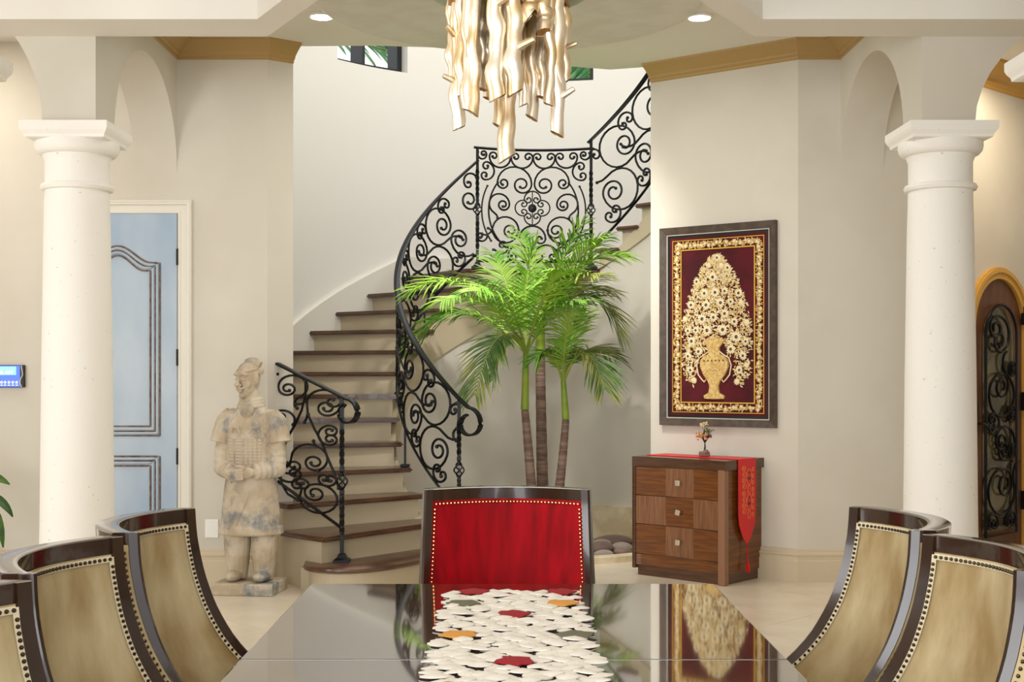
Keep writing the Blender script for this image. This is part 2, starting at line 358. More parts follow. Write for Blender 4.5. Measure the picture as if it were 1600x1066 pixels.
for k in range(2, 19):
    p0, p1 = PH[k], PH[k+1]; top = k*RISE
    zb = 0 if k <= 12 else (top-.15 if k == 13 else top-RISE-.03)
    obj('riser', wedge(p0+.4, p1+.6, RI+.02, RO-.01, zb if k > 2 else 0, top-.035), 'riser', st)
    nz = 1.3
    g = wedge(p0-nz, p1+.3, RI-.045, RO+(.03 if k == 2 else -.005), top-.035, top)
    bm = bmesh.new(); vs_ = [bm.verts.new(p) for p in g[0]]
    for f in g[1]: bm.faces.new([vs_[i] for i in f])
    bmesh.ops.remove_doubles(bm, verts=bm.verts[:], dist=1e-5)
    ed = [e for e in bm.edges if len(e.link_faces) == 2 and e.calc_face_angle(0) > 1]
    bmesh.ops.bevel(bm, geom=ed, offset=.012, segments=2, affect='EDGES'); bm.verts.index_update()
    g = ([tuple(v.co) for v in bm.verts], [tuple(v.index for v in f.verts) for f in bm.faces]); bm.free()
    obj('tread', g, 'tread', st, True)
# bullnose starting step
def start_outline(off):
    ctrl = [(1.14, 29.0), (1.4, 28.9), (1.7, 28.8), (1.95, 29.2), (2.15, 30.3), (2.30, 32.2), (2.40, 35.0), (2.43, 38.2), (2.40, 41.2), (2.32, 43.6), (2.24, 45.0)]
    P = [Vector(cyl(p, r, 0)[:2]) for r, p in ctrl]; out = []
    for i in range(len(P)-1):
        a, b_, c, d = P[max(i-1, 0)], P[i], P[i+1], P[min(i+2, len(P)-1)]
        for k in range(4):
            t_ = k/4; out.append(.5*((2*b_)+(c-a)*t_+(2*a-5*b_+4*c-d)*t_*t_+(3*b_-a-3*c+d)*t_**3))
    out.append(P[-1]); res = []
    for i, p in enumerate(out):
        d = (out[min(i+1, len(out)-1)]-out[max(i-1, 0)]).normalized(); n_ = Vector((-d.y, d.x))
        if n_.dot(p-Vector((CX-1.6, CY-1.5))) < 0: n_ = -n_
        res.append((p.x+n_.x*off, p.y+n_.y*off))
    return res+[cyl(46, RI-.03, 0)[:2]]
obj('riser', prism(start_outline(-.03), 0, RISE-.035), 'riser', st)
so = start_outline(.005)
g = loft([[(x, y, z) for x, y in start_outline(o)] for o, z in ((-.008, RISE-.036), (.004, RISE-.03), (.008, RISE-.018), (.004, RISE-.006), (-.008, RISE))])
obj('tread', g, 'tread', st, True)
# inner curved wall under the flight, stringers
def band(p0, p1, r0, r1, zlo, zhi, seg=2.5):
    n = max(1, int((p1-p0)/seg)); rings = []
    for k in range(n+1):
        p = p0+(p1-p0)*k/n
        rings.append([cyl(p, r0, zlo(p)), cyl(p, r1, zlo(p)), cyl(p, r1, zhi(p)), cyl(p, r0, zhi(p))])
    return loft(rings)
def nline(p):                # slope line through the nosings
    if p < 147: return nose_h(p)
    if p < 195: return 13*RISE
    return RISE*(13+(p-195)/10.2)
def slo(p): return max(nline(p)-.45, 0) if p <= 128 else 1.62+(p-139)*.01044
obj('under_stair_wall', band(45, 262, RI+.012, RI+.10, lambda p: 0, lambda p: max(.05, nline(p)-.22)), 'wall', st, True)
obj('inner_stringer', band(40, 262, RI-.015, RI+.05, lambda p: max(.02, slo(p)), lambda p: max(.06, nline(p)-(.06 if not 147 < p < 205 else .03)-.12*(p < 147 or p > 203))), 'riser', st, True)
obj('under_stair_baseboard', band(60, 262, RI-.03, RI+.03, lambda p: 0, lambda p: .27), 'kerb', st, True)
obj('outer_stringer', band(57.5, 262, RO-.035, RO, lambda p: 0, lambda p: nline(p)+.19), 'trim', st, True)
obj('stair_soffit', band(135, 262, RI+.02, RO, lambda p: slo(p)+.02, lambda p: slo(p)+.06), 'wall', st, True)
# curved stairwell wall with window openings
WIN = [(128.3, 148), (180.3, 193.6), (208, 222)]
SILL, HEAD, TOP = 4.23, 5.35, 6.2
def cwall(p0, p1, z0, z1): return band(p0, p1, RO, RO+.18, lambda p: z0, lambda p: z1, 2.2)
gs = [cwall(59, 300, 0, SILL), cwall(59, 300, HEAD, TOP)]
e = 59
for a, b_ in WIN: gs.append(cwall(e, a, SILL, HEAD)); e = b_
gs.append(cwall(e, 300, SILL, HEAD))
struct('wall_stairwell', join(*gs), 'stairwall', True)
struct('ceiling_stairwell', lathe([(RO+.2, TOP), (RO+.2, TOP+.1), (.01, TOP+.1), (.01, TOP)], 48, CX, CY), 'ceil')
for i, (a, b_) in enumerate(WIN):
    t = thing('window_%d' % (i+1), None, None, kind='structure')
    R_ = RO+.10; wd = radians(b_-a)*R_
    fr = [cwall(a, b_, SILL, SILL+.05), cwall(a, b_, HEAD-.05, HEAD), cwall(a, a+1.2, SILL, HEAD), cwall(b_-1.2, b_, SILL, HEAD), cwall((a+b_)/2-.35, (a+b_)/2+.35, SILL, HEAD)]
    fr = join(*[([(CX+(p[0]-CX)*(RO+.12)/RO*1.0, CY+(p[1]-CY)*(RO+.12)/RO, p[2]) for p in g[0]], g[1]) for g in fr])
    obj('window_frame', fr, 'winframe', t)

# ------------------------------------------------------------------ wrought iron balustrades
def turtle(p, hd, segs):
    """integrate arcs (R0, R1, turn) from p with heading hd"""
    x, y = p; out = [(x, y)]
    for R0, R1, tn in segs:
        n = max(3, int(abs(tn)/.28))
        for k in range(n):
            R = R0+(R1-R0)*(k+.5)/n; d = tn/n; s = R*abs(d)
            x += s*cos(hd+d/2); y += s*sin(hd+d/2); hd += d; out.append((x, y))
    return out
def curl(c, R, a0, a1, e0=None, e1=None):
    """body arc about c from angle a0 to a1 (deg); e = (start radius ratio, turn deg, sense +1 inward / -1 outward)"""
    a0, a1 = radians(a0), radians(a1); s = 1 if a1 > a0 else -1
    p0 = (c[0]+R*cos(a0), c[1]+R*sin(a0)); h0 = a0+s*pi/2
    body = turtle(p0, h0, [(R, R, a1-a0)]); pts = body
    if e1:
        q, tn, sn = e1; pts = body+turtle(body[-1], a1+s*pi/2, [(R*q, R*q*.3, s*sn*radians(tn))])[1:]
    if e0:
        q, tn, sn = e0; back = turtle(p0, h0+pi, [(R*q, R*q*.3, -s*sn*radians(tn))]); pts = back[::-1][:-1]+pts
    return pts
def iron(parent, pts2, mapf, rad=.0075, name='scroll'):
    P = [mapf(*p) for p in pts2]
    g = tube(P, rad, 6)
    g = join(g, sphere(P[0], rad*1.6, n=6, m_=4), sphere(P[-1], rad*1.6, n=6, m_=4))
    obj(name, g, 'iron', parent, True)
def post(parent, x, y, z0, z1, basket, shoe=True):
    hw = .0125; n = 60; rings = []
    for k in range(n+1):
        z = z0+(z1-z0)*k/n; dz = z-basket
        tw = 0
        if .10 < abs(dz) < .34: tw = (abs(dz)-.10)/.24*2*pi*1.25
        elif abs(dz) >= .34: tw = 2.5*pi
        r = hw*1.41*(1.25 if .06 < abs(dz) < .085 else 1)
        if abs(dz) < .055: r = .004
        rings.append([(x+r*cos(tw+pi/4+j*pi/2), y+r*sin(tw+pi/4+j*pi/2), z) for j in range(4)])
    obj('newel_post', loft(rings), 'iron', parent)
    gs = []
    for j in range(4):
        pts = [(x+.036*sin(pi*k/10)*cos(j*pi/2+k*.35), y+.036*sin(pi*k/10)*sin(j*pi/2+k*.35), basket-.06+.12*k/10) for k in range(11)]
        gs.append(tube(pts, .006, 5))
    obj('basket_twist', join(*gs), 'iron', parent, True)
    if shoe: obj('post_shoe', loft([[(x+a*r, y+b_*r, z0+z) for a, b_ in ((-1, -1), (1, -1), (1, 1), (-1, 1))] for r, z in ((.052, 0), (.052, .018), (.032, .03), (.022, .055), (.015, .06))]), 'iron', parent)
def rail(parent, pts, volute=None, name='handrail'):
    g = tube(pts, .026, 4, flat=1.0)
    P = [Vector(p) for p in pts]; rings = []
    for i, p in enumerate(P):
        t = (P[min(i+1, len(P)-1)]-P[max(i-1, 0)]).normalized()
        s = t.cross(Vector((0, 0, 1)))
        s = s.normalized() if s.length > .05 else rings_s
        rings_s = s; u = s.cross(t)
        rings.append([tuple(p+s*a+u*b_) for a, b_ in ((-.024, -.007), (.024, -.007), (.024, .004), (.012, .01), (-.012, .01), (-.024, .004))])
    obj(name, loft(rings), 'ironrail', parent, True)

RR = RI-.025
# inner flight: slope frame
def flight_map(pA, hA, pB, hB, r):
    sA, sB = 0, radians(pB-pA)*r; L = sqrt((sB)**2+(hB-hA)**2); c, s = sB/L, (hB-hA)/L
    def f(u, v):             # u along the slope, v perpendicular
        a = u*c-v*s; h = hA+u*s+v*c
        return cyl(pA+math.degrees(a/r), r, h)
    return f, L, (s, c, sB)
def motif(par, f, L, W, s, c, smax, rad=.0095):
    """two staggered rows of spirals linked by S tails, with small curls in the gaps; kept between the end posts"""
    k = W/.585; pitch = .365*k; n_ = int((L+.5)/pitch)+2
    base = [curl((.10, .168), .150, 95, -200, (1.15, 95, -1), (.60, 520, 1)),
            curl((.30, .085), .068, 190, 350, (.55, 290, 1), (.55, 290, 1)),
            ]
    base += [[(.365-p[0]+.02, .585-p[1]) for p in q] for q in base[:2]]
    for i in range(-1, n_):
        for q in base:
            run = []; best = []
            for p in q:
                u_, v_ = i*pitch+p[0]*k, p[1]*k; a = u_*c-v_*s
                if .015 < a < smax-.015 and .004 < v_ < W-.004: run.append((u_, v_))
                else:
                    best = max(best, run, key=len); run = []
            best = max(best, run, key=len)
            if len(best) > 9: iron(par, best, f, rad)

b1 = thing('balustrade', 'long black wrought iron balustrade sweeping up the inner side of the stair', 'railing', (0, 0, 0), 0, 'wrought iron stair railings')
pA, pB = 33.0, 152.0; hA, hB = 1.235, 3.25
n = 70
rp = [cyl(pA+(pB-pA)*k/n, RR, hA+(hB-hA)*k/n) for k in range(n+1)]
# lower volute of the handrail
def volute(p, d, size=.11):
    p = Vector(p); d = Vector(d).normalized(); out = []
    for k in range(1, 26):
        t = k/25; a = t*2*pi*.95; r = size*(1-.45*t)
        out.append(p+d*(r*sin(a)*1.05)+Vector((0, 0, -size+r*cos(a)-0*t)))
    return [tuple(q) for q in out]
d0 = Vector(rp[0])-Vector(rp[3]); d0.z = 0; d0.normalize()
ext = [tuple(Vector(rp[0])+d0*(.03*k)+Vector((0, 0, -.022*k))) for k in range(1, 4)]
rail(b1, (ext+[])[::-1]+rp); 
rail(b1, [ext[-1]]+volute(ext[-1], d0), name='handrail_volute')
f, L, (s_, c_, sm_) = flight_map(pA, hA-.80, pB, hB-.80, RR)      # bottom rail line as v = 0
W = .80*c_
obj('bottom_rail', tube([f(L*k/60, 0) for k in range(61)], .012, 4), 'iron', b1)
motif(b1, f, L, W*.985, s_, c_, sm_)
x, y, _z = cyl(pA, RR, 0); post(b1, x, y, RISE, hA, RISE+.55)
for pp in (66, 95, 122):
    x, y, _z = cyl(pp, RR, 0); h0 = RISE*max(k for k in PH if PH[k] <= pp)
    hb = hA-.80+(hB-hA)*(pp-pA)/(pB-pA)
    obj('support_foot', join(tube([(x, y, h0), (x, y, hb)], .012, 4), box(x-.035, x+.035, y-.035, y+.035, h0, h0+.02, .006)), 'iron', b1)

b2 = thing('balustrade', 'level black wrought iron balustrade panel with round medallion on the landing', 'railing', (0, 0, 0), 0, 'wrought iron stair railings')
P0, P1 = 151.8, 202.8; hl = 13*RISE
WZ = radians(P1-P0)*RR; SC = WZ/575.0
def lm(X, Y): return cyl(P0+math.degrees(((X-553)*SC)/RR), RR, hl+1.045-(Y-122)*1.0/575*.985)
def lmp(pts): return pts
obj('handrail', tube([cyl(P0-1.5+(P1-P0+1.5)*k/24, RR, hl+1.05) for k in range(25)], .02, 4, flat=.6), 'ironrail', b2)
obj('bottom_rail', tube([lm(553+575*k/24, 690) for k in range(25)], .011, 4), 'iron', b2)
for pp in (P0, P1):
    x, y, _z = cyl(pp, RR, 0); post(b2, x, y, hl, hl+(1.05 if pp == P0 else 1.12), hl+.52)
def I(c, R, a0, a1, e0=None, e1=None, rad=.0088, mir=False):
    pts = curl(c, R, a0, a1, e0, e1)
    iron(b2, pts, lm, rad)
    if mir: iron(b2, [(2*838-p[0], p[1]) for p in pts], lm, rad)
for cx in (672, 783, 893, 1004): I((cx, 158), 54, 0, 180, (.42, 360, 1), (.42, 360, 1))     # y runs down: bottom arcs
I((578, 150), 24, 0, 200, (.7, 330, 1), None, mir=True)
I((745, 292), 86, 360, 185, (.56, 500, 1), (.36, 450, 1), mir=True)                       # upper hearts
I((668, 398), 52, 120, 360, (.9, 60, -1), (.6, 480, 1), mir=True)
I((700, 528), 66, 190, 360, (.9, 120, -1), (.62, 520, 1), mir=True)
I((700, 528), 66, 360, 520, None, (.9, 60, -1), mir=True)
I((835, 570), 64, 180, 360, (.42, 360, 1), (.42, 360, 1))
pts = [(838-225*cos(radians(a)), 432-232*sin(radians(a))) for a in range(38, -62, -4)]
for q in (pts, [(2*838-p[0], p[1]) for p in pts]): iron(b2, q, lm, .008, 'oval_bar')
pts = [(838-262*cos(radians(a)), 432-262*sin(radians(a))) for a in range(28, -40, -4)]
for q in (pts, [(2*838-p[0], p[1]) for p in pts]): iron(b2, q, lm, .007, 'oval_bar')
I((680, 618), 32, 300, 500, (.6, 420, 1), (.9, 60, -1), mir=True)
for cx in (770, 902): I((cx, 660), 56, 180, 360, (.42, 360, 1), (.42, 360, 1))
I((596, 232), 46, -70, 90, (.5, 330, 1), (.5, 330, 1), mir=True)
I((576, 560), 30, 0, 130, None, (.7, 330, 1), mir=True)
for a in (0, 90, 180, 270):        # medallion
    ca, sa = cos(radians(a)), sin(radians(a))
    pts = curl((0, -46), 40, 180, 360, (.5, 360, 1), (.5, 360, 1))
    iron(b2, [(835+p[0]*ca-p[1]*sa, 415+p[0]*sa+p[1]*ca) for p in pts], lm, .0065)
iron(b2, [(835, 330+k*17) for k in range(11)], lm, .005, 'medallion_bar')
c0 = Vector(lm(835, 415)); c1 = (Vector((CX, CY, c0.z))-c0).normalized()
g = lathe([(.001, .016), (.02, .014), (.034, .008), (.038, -.004), (.001, -.006)], 20)
g = xf(g, Matrix.Translation(c0) @ c1.to_track_quat('Z', 'Y').to_matrix().to_4x4())
obj('medallion_boss', g, 'iron', b2, True)

b3 = thing('balustrade', 'upper black wrought iron balustrade rising from the landing to the right', 'railing', (0, 0, 0), 0, 'wrought iron stair railings')
pA, pB = 202.8, 255.0; hA = hl+1.10; hB = hA+RISE*5.1
rail(b3, [cyl(pA-1.5+(pB-pA+1.5)*k/40, RR, hA+(hB-hA)*(k/40)) for k in range(41)])
f3, L3, (s_, c_, sm_) = flight_map(pA, hA-.93, pB, hB-.93, RR)
obj('bottom_rail', tube([f3(L3*k/40, 0) for k in range(41)], .012, 4), 'iron', b3)
motif(b3, f3, L3, .93*c_*.985, s_, c_, sm_)

b4 = thing('balustrade', 'short black wrought iron railing beside the stone warrior statue', 'railing', (0, 0, 0), 0, 'wrought iron stair railings')
N4 = Vector(cyl(38.8, 2.17, 0)); E4 = Vector((-1.585, 8.74, 0))
L4 = (E4-N4).length; d4 = (E4-N4)/L4; zt0, zt1 = 1.262, 1.482
def m4(u_, v): return (N4.x+d4.x*u_, N4.y+d4.y*u_, v)
rail(b4, [m4(L4*k/12, zt0+(zt1-zt0)*k/12) for k in range(-1, 13)])
rail(b4, [m4(-L4/12, zt0-(zt1-zt0)/12)]+[m4(-L4/12-.10*sin(radians(a))*(1-.0011*a), zt0-.018-.085+.085*cos(radians(a))*(1-.0011*a)) for a in range(15, 345, 15)], name='handrail_volute')
obj('drop_finial', join(tube([m4(L4, zt1), m4(L4, zt1-.06)], .012, 5), sphere(m4(L4, zt1-.075), .022, n=8, m_=5), tube([m4(L4, zt1-.09), m4(L4, zt1-.12)], [.014, .002], 6)), 'iron', b4, True)
post(b4, N4.x, N4.y, RISE, zt0, RISE+.53)
obj('bottom_rail', tube([m4(0, .40), m4(L4*.5, .54), m4(L4, .68)], .012, 4), 'iron', b4)
# scrolls of the short railing, laid out on (u, z); photo column 520 -> u 0, 438 -> u L4
def s4(X, Y): return m4((290-X)/255*L4, zt0-(Y-205)/(1010-205)*(zt0-RISE-.02))
def J(c, R, a0, a1, e0=None, e1=None): iron(b4, curl(c, R, a0, a1, e0, e1), lambda X, Y: s4(c[0]+(X-c[0]), c[1]+(Y-c[1])), .0085)
J((100, 160), 58, 60, -200, (.9, 120, -1), (.62, 480, 1)); J((222, 240), 66, 200, 420, (.9, 90, -1), (.6, 480, 1))
J((222, 240), 66, 340, 170, (.5, 330, 1), (3.0, 40, -1)); J((60, 330), 48, 30, -110, None, (.6, 460, 1))
J((250, 400), 50, 250, 110, (.6, 450, 1), (.6, 450, 1)); J((165, 520), 70, 180, 400, (.9, 120, -1), (.6, 500, 1))
J((165, 520), 70, 60, -60, None, (.7, 60, -1)); J((85, 560), 45, 160, 20, (.6, 330, 1), (.6, 330, 1))
J((200, 720), 72, 200, -110, (.62, 60, -1), (.62, 500, 1)); J((85, 600), 48, 20, 190, (.6, 330, 1), None)
J((130, 660), 34, 200, 330, (.7, 330, 1), (.7, 330, 1)); J((235, 620), 34, 20, 170, (.7, 330, 1), (.7, 330, 1))
pts = [(150, 130), (150, 200), (135, 280), (110, 350), (80, 420), (55, 500), (48, 580), (55, 660), (80, 710), (120, 735)]
iron(b4, pts, s4, .009); iron(b4, [(160, 300), (185, 370), (215, 440), (235, 510), (262, 590), (278, 660)], s4, .009)

# ------------------------------------------------------------------ dining table
tb = thing('dining_table', 'long glossy dark brown dining table in the foreground', 'table', (0, 0, 0))
TX0, TX1, TY1 = -.612, .634, 3.96
for y0, y1 in ((1.0, 2.908), (2.91, TY1)):
    obj('table_leaf', box(TX0, TX1, y0, y1, .72, .76, .004), 'table', tb)
obj('apron', join(box(TX0+.1, TX1-.1, 1.1, 1.13, .62, .72), box(TX0+.1, TX1-.1, 3.8, 3.83, .62, .72), box(TX0+.1, TX0+.13, 1.1, 3.83, .62, .72), box(TX1-.13, TX1-.1, 1.1, 3.83, .62, .72)), 'table', tb)
for x in (TX0+.14, TX1-.14):
    for y in (1.15, 3.78): obj('leg', loft([[(x+a*r, y+b_*r, z) for a, b_ in ((-1, -1), (1, -1), (1, 1), (-1, 1))] for r, z in ((.028, 0), (.045, .6), (.045, .72))]), 'table', tb)

# leaf runner on the table
rn = thing('table_runner', 'white felt leaf runner with red and orange leaves on the dining table', 'table runner', (0.013, 0, .76))
obj('backing', box(-.175, .175, 1.4, 3.76, .0005, .003), 'feltdark', rn)
def leafmesh(name, l, wd, m_, lobes=0):
    n_ = 14; V = [(0, 0, .006)]
    for k in range(n_):
        a = 2*pi*k/n_; r = 1-.0*sin(a)
        if lobes: r = .72+.28*abs(cos(a*lobes/2))
        px_ = l*cos(a)*r; py_ = wd*sin(a)*r*(1-.25*abs(cos(a)))
        V.append((px_, py_, 0.0))
    V += [(x_, y_, -.003) for x_, y_, z_ in V[1:]]
    F = [(0, 1+k, 1+(k+1) % n_) for k in range(n_)]+[(1+k, 1+n_+k, 1+n_+(k+1) % n_, 1+(k+1) % n_) for k in range(n_)]
    return mesh(name, (V, F), m_, True)
lw = [leafmesh('leaf', .028, .019, 'felt'), leafmesh('leaf', .025, .018, 'felt'), leafmesh('leaf', .031, .017, 'felt')]
special = [(-.115, 3.745, 'feltred'), (.14, 3.745, 'feltred'), (0, 3.40, 'feltred'), (0.0, 2.84, 'feltred'), (.135, 3.56, 'feltor'), (-.135, 3.13, 'feltor'), (-.14, 3.56, 'feltol'), (.15, 3.13, 'feltol'), (-.13, 2.6, 'feltor')]
sm = {m_: leafmesh('leaf', .052, .05, m_, 5) for m_ in ('feltred', 'feltor', 'feltol')}
rows = 0; y = 2.64; cnt = 0
while y < 3.77:
    nx = 8
    for k in range(nx):
        x = (k-(nx-1)/2)*.047+(.012 if rows % 2 else -.012)+random.uniform(-.008, .008); yy = y+random.uniform(-.008, .008)
        if any((x-a)**2+(yy-b_)**2 < .042**2 for a, b_, _m in special): continue
        if random.random() < .03: continue
        o = obj('leaf', random.choice(lw), None, rn); cnt += 1
        o.location = (x, yy, .006+.003*((rows+k) % 3)); o.rotation_euler = (random.uniform(-.12, .12), random.uniform(-.1, .1), random.choice((0, pi))+random.uniform(-.5, .5))
    y += .0275; rows += 1
gs = []
for r_ in range(46):
    for k in range(8): gs.append(xf((lambda me_: ([tuple(v.co) for v in me_.vertices], [tuple(p_.vertices) for p_ in me_.polygons]))(lw[(r_+k) % 3]), Matrix.Translation(((k-3.5)*.047+random.uniform(-.015, .015), 1.4+r_*.0275, .006+.003*((r_+k) % 3))) @ Matrix.Rotation(random.uniform(-.5, .5), 4, 'Z')))
obj('leaf_cover', join(*gs), 'felt', rn, True, kind='stuff')
for a, b_, m_ in special:
    o = obj('leaf', sm[m_], None, rn, label={'feltred': 'red', 'feltor': 'orange', 'feltol': 'olive'}[m_]+' felt leaf'); o.location = (a, b_, .014); o.rotation_euler = (0, 0, random.uniform(0, 6))

# ------------------------------------------------------------------ chairs
FT = [(1.03, 0), (.942, .005), (.841, .025), (.746, .058), (.656, .108), (.589, .165), (.53, .235), (.47, .33)]
def fwd(h):
    for (h1, f1), (h0, f0) in zip(FT, FT[1:]):
        if h >= h0: t = (h-h0)/(h1-h0); t = min(1, t); return f0+(f1-f0)*t
    return FT[-1][1]
def fs(h): return (fwd(h-.03)+2*fwd(h)+fwd(h+.03))/4
CH = 1.02
def ue(h, d):            # u at distance d in from the shell edge
    f_ = fs(h); return 1-d/sqrt(.295**2+(1.9*(.115+.72*f_))**2)
def back_pt(u, h, off=0):
    hw = .292+.014*(CH-h)/.5
    f_ = fs(h); bow = .115+.72*f_
    x = u*hw; y = -f_+bow*(1-u*u)
    nx, ny = 2*bow*u/hw, 1.0; l = sqrt(nx*nx+ny*ny)
    if off > 0: return (x, y+off, h)
    return (x+off*nx/l, y+off*ny/l, h)
def make_chair(label, mats, group):
    up, nailm, gimp = mats
    t = thing('dining_chair', label, 'chair', group=group)
    nU, nH = 20, 18
    hs = lambda j: .47+(CH-.012-.47)*j
    # upholstery: inside and outside panel of the shell
    obj('inner_upholstery', grid(lambda a, b_: back_pt((a*2-1)*ue(.44+(CH-.04-.44)*b_, .026), .44+(CH-.04-.44)*b_, -.012-.010*(1-(2*a-1)**8)*(1-(2*b_-1)**8)), nU, nH), up, t, True)
    def outer(a, b_):
        h = .30+(CH-.03-.30)*b_; q = ue(h, -.003)
        if a <= .15: return back_pt(-q, h, .008+.038*min(1, a/.1))
        if a >= .85: return back_pt(q, h, .008+.038*min(1, (1-a)/.1))
        return back_pt(q*((a-.15)/.35-1), h, .046)
    obj('outer_upholstery', grid(outer, 40, nH), up, t, True)
    # top rail
    rings = []
    for k in range(25):
        u_ = -1+2*k/24
        rings.append([back_pt(u_, CH-.04, -.010), back_pt(u_, CH-.002, -.012), back_pt(u_, CH, -.006), back_pt(u_, CH, .044), back_pt(u_, CH-.004, .050), back_pt(u_, CH-.04, .048)])
    obj('top_rail', loft(rings), 'chairwood', t, True)
    for s in (-1, 1):
        rings = []
        for k in range(23):
            h = CH-.001-(CH-.40)*k/22
            ui, uo = ue(h, .030), ue(h, -.004); a = [back_pt(s*ui, h, -.018), back_pt(s, h, -.020), back_pt(s*uo, h, -.012), back_pt(s*uo, h, .010), back_pt(s, h, .016), back_pt(s*ui, h, .016)]
            rings.append(a)
        obj('stile', loft(rings), 'chairwood', t, True)
    # nail rows
    hh = lambda k: .47+(CH-.055-.47)*k/38
    path = [back_pt(ue(hh(k), .037), hh(k), -.022) for k in range(38)]+[back_pt(.885-1.77*k/40, CH-.050, -.022) for k in range(41)]+[back_pt(-ue(hh(k), .037), hh(k), -.022) for k in range(38)]
    opath = [back_pt(s*ue(.40+(CH-.05-.40)*k/40, -.004), .40+(CH-.05-.40)*k/40, .022) for s in (-1, 1) for k in range(41) if gimp]+[back_pt(-.9+1.8*k/40, CH-.048, .048) for k in range(41)]
    obj('nailhead_trim', join(*[sphere(p, .0045, n=6, m_=4) for p in path+opath]), nailm, t, True, kind='stuff')
    if gimp:
        gp = [[back_pt(s*ue(.44+(CH-.045-.44)*k/30, e_), .44+(CH-.045-.44)*k/30, -.020) for k in range(31)] for s in (-1, 1) for e_ in (.030, .044)]
        V = [];F = []
        for q in (0, 2):
            o = len(V); V += gp[q]+gp[q+1]; F += [(o+k, o+k+1, o+31+k+1, o+31+k) for k in range(30)]
        o = len(V); V += [back_pt(-.9+1.8*k/30, CH-.042, -.020) for k in range(31)]+[back_pt(-.9+1.8*k/30, CH-.057, -.020) for k in range(31)]
        F += [(o+k, o+k+1, o+31+k+1, o+31+k) for k in range(30)]
        obj('gimp_border', (V, F), 'gimp', t, True)
    # seat, rails, legs
    sp = [(-.28, -.50), (.28, -.50), (.27, -.16), (.20, .0), (.10, .06), (-.10, .06), (-.20, 0), (-.27, -.16)]
    obj('seat_rail', prism(sp, .33, .41), 'chairwood', t)
    obj('seat', loft([[(x_*k_, (y_+.22)*k_-.22, z_) for x_, y_ in sp] for k_, z_ in ((.97, .41), (1.0, .425), (1.0, .46), (.95, .478), (.8, .486))]), up, t, True)
    for x_, y_, dy in ((-.25, -.46, -.02), (.25, -.46, -.02), (-.2, .0, .09), (.2, .0, .09)):
        obj('leg', loft([[(x_+a*r, y_+d_+b_*r, z_) for a, b_ in ((-1, -1), (1, -1), (1, 1), (-1, 1))] for r, z_, d_ in ((.016, 0, dy), (.024, .2, dy*.4), (.028, .38, 0))]), 'chairwood', t)
    return t
tan = ('suede', 'darknail', True)
ch = make_chair('tan suede dining chair nearest the statue on the left of the table', tan, 'tan side chairs')
spots = [(-.925, 3.43, 90, None), (-.94, 2.785, 90, 'tan suede dining chair second from the statue on the left of the table'),
         (-.915, 2.13, 90, 'tan suede dining chair cut off at the lower left picture corner'),
         (1.015, 3.475, -90, 'tan suede dining chair nearest the wooden chest on the right of the table'),
         (1.02, 2.825, -90, 'tan suede dining chair at the lower right picture edge')]
for x, y, r, lab in spots:
    c = ch if lab is None else copy_tree(ch)
    if lab: c['label'] = lab
    c.location = (x, y, 0); c.rotation_euler = (0, 0, radians(r))
red = make_chair('red velvet dining chair with gold nailheads at the head of the table', ('velvet', 'nail', False), None)
red.location = (-.006, 4.31, 0); red.scale = (.965, 1, 1)

# ------------------------------------------------------------------ chest of drawers
FRp, FLp = Vector((1.432, 8.47)), Vector((.865, 8.985))
dv = (FRp-FLp); CW = dv.length; ang = atan2(dv.y, dv.x); CD, CHh = .50, .83
cs = thing('chest_of_drawers', 'brown wooden chest with checkered veneer drawers under the framed picture', 'chest', (FLp.x, FLp.y, 0), ang)
sag = lambda x: .025*(1-(2*x/CW-1)**2)     # concave front
obj('body', box(.02, CW-.02, .035, CD-.01, .07, CHh-.06), 'chestA', cs)
obj('plinth', box(.03, CW-.03, .03, CD-.03, 0, .075), 'chestD', cs)
obj('top_board', join(prism([(0, 0)]+[(CW*k/12, sag(CW*k/12)) for k in range(1, 12)]+[(CW, 0), (CW, CD), (0, CD)], CHh-.065, CHh)), 'chestD', cs)
obj('bottom_rail', prism([(.03, .01)]+[(CW*k/12, .01+sag(CW*k/12)) for k in range(1, 12)]+[(CW-.05, .01), (CW-.05, .06), (.03, .06)], .075, .15), 'chestA', cs)
obj('corner_post', box(CW-.058, CW-.004, -.002, .05, .0, CHh-.063, .006), 'chestP', cs)
obj('corner_post', box(.0, .028, .0, .05, .05, CHh-.063, .004), 'chestD', cs)
dx = [.03, .03+(CW-.09)*.355, .03+(CW-.09)*.69, CW-.06]; dz = [.152, .36, .562, .762]
for r in range(3):
    dr = obj('drawer', box(.032, CW-.062, .042, .40, dz[r]+.006, dz[r+1]-.006), 'chestD', cs)
    for c in range(3):
        x0, x1 = dx[c], dx[c+1]; n_ = 4; V = []
        ring = [(x0+(x1-x0)*k/n_, .004+sag(x0+(x1-x0)*k/n_)) for k in range(n_+1)]
        g = prism(ring+[(x1, .045), (x0, .045)], dz[r]+.003, dz[r+1]-.003)
        obj('veneer_panel', g, 'chestA' if (r+c) % 2 == 0 else 'chestB', dr)
    xm = (dx[1]+dx[2])/2; zm = (dz[r]+dz[r+1])/2
    g = join(box(-.018, .018, -.028, -.016, -.018, .018, .003), box(-.007, .007, -.02, .03, -.007, .007))
    g = xf(g, Matrix.Rotation(radians((4, 12, 2)[r]), 4, 'Y')); obj('knob', tr(g, xm, sag(xm), zm), 'knob', dr)
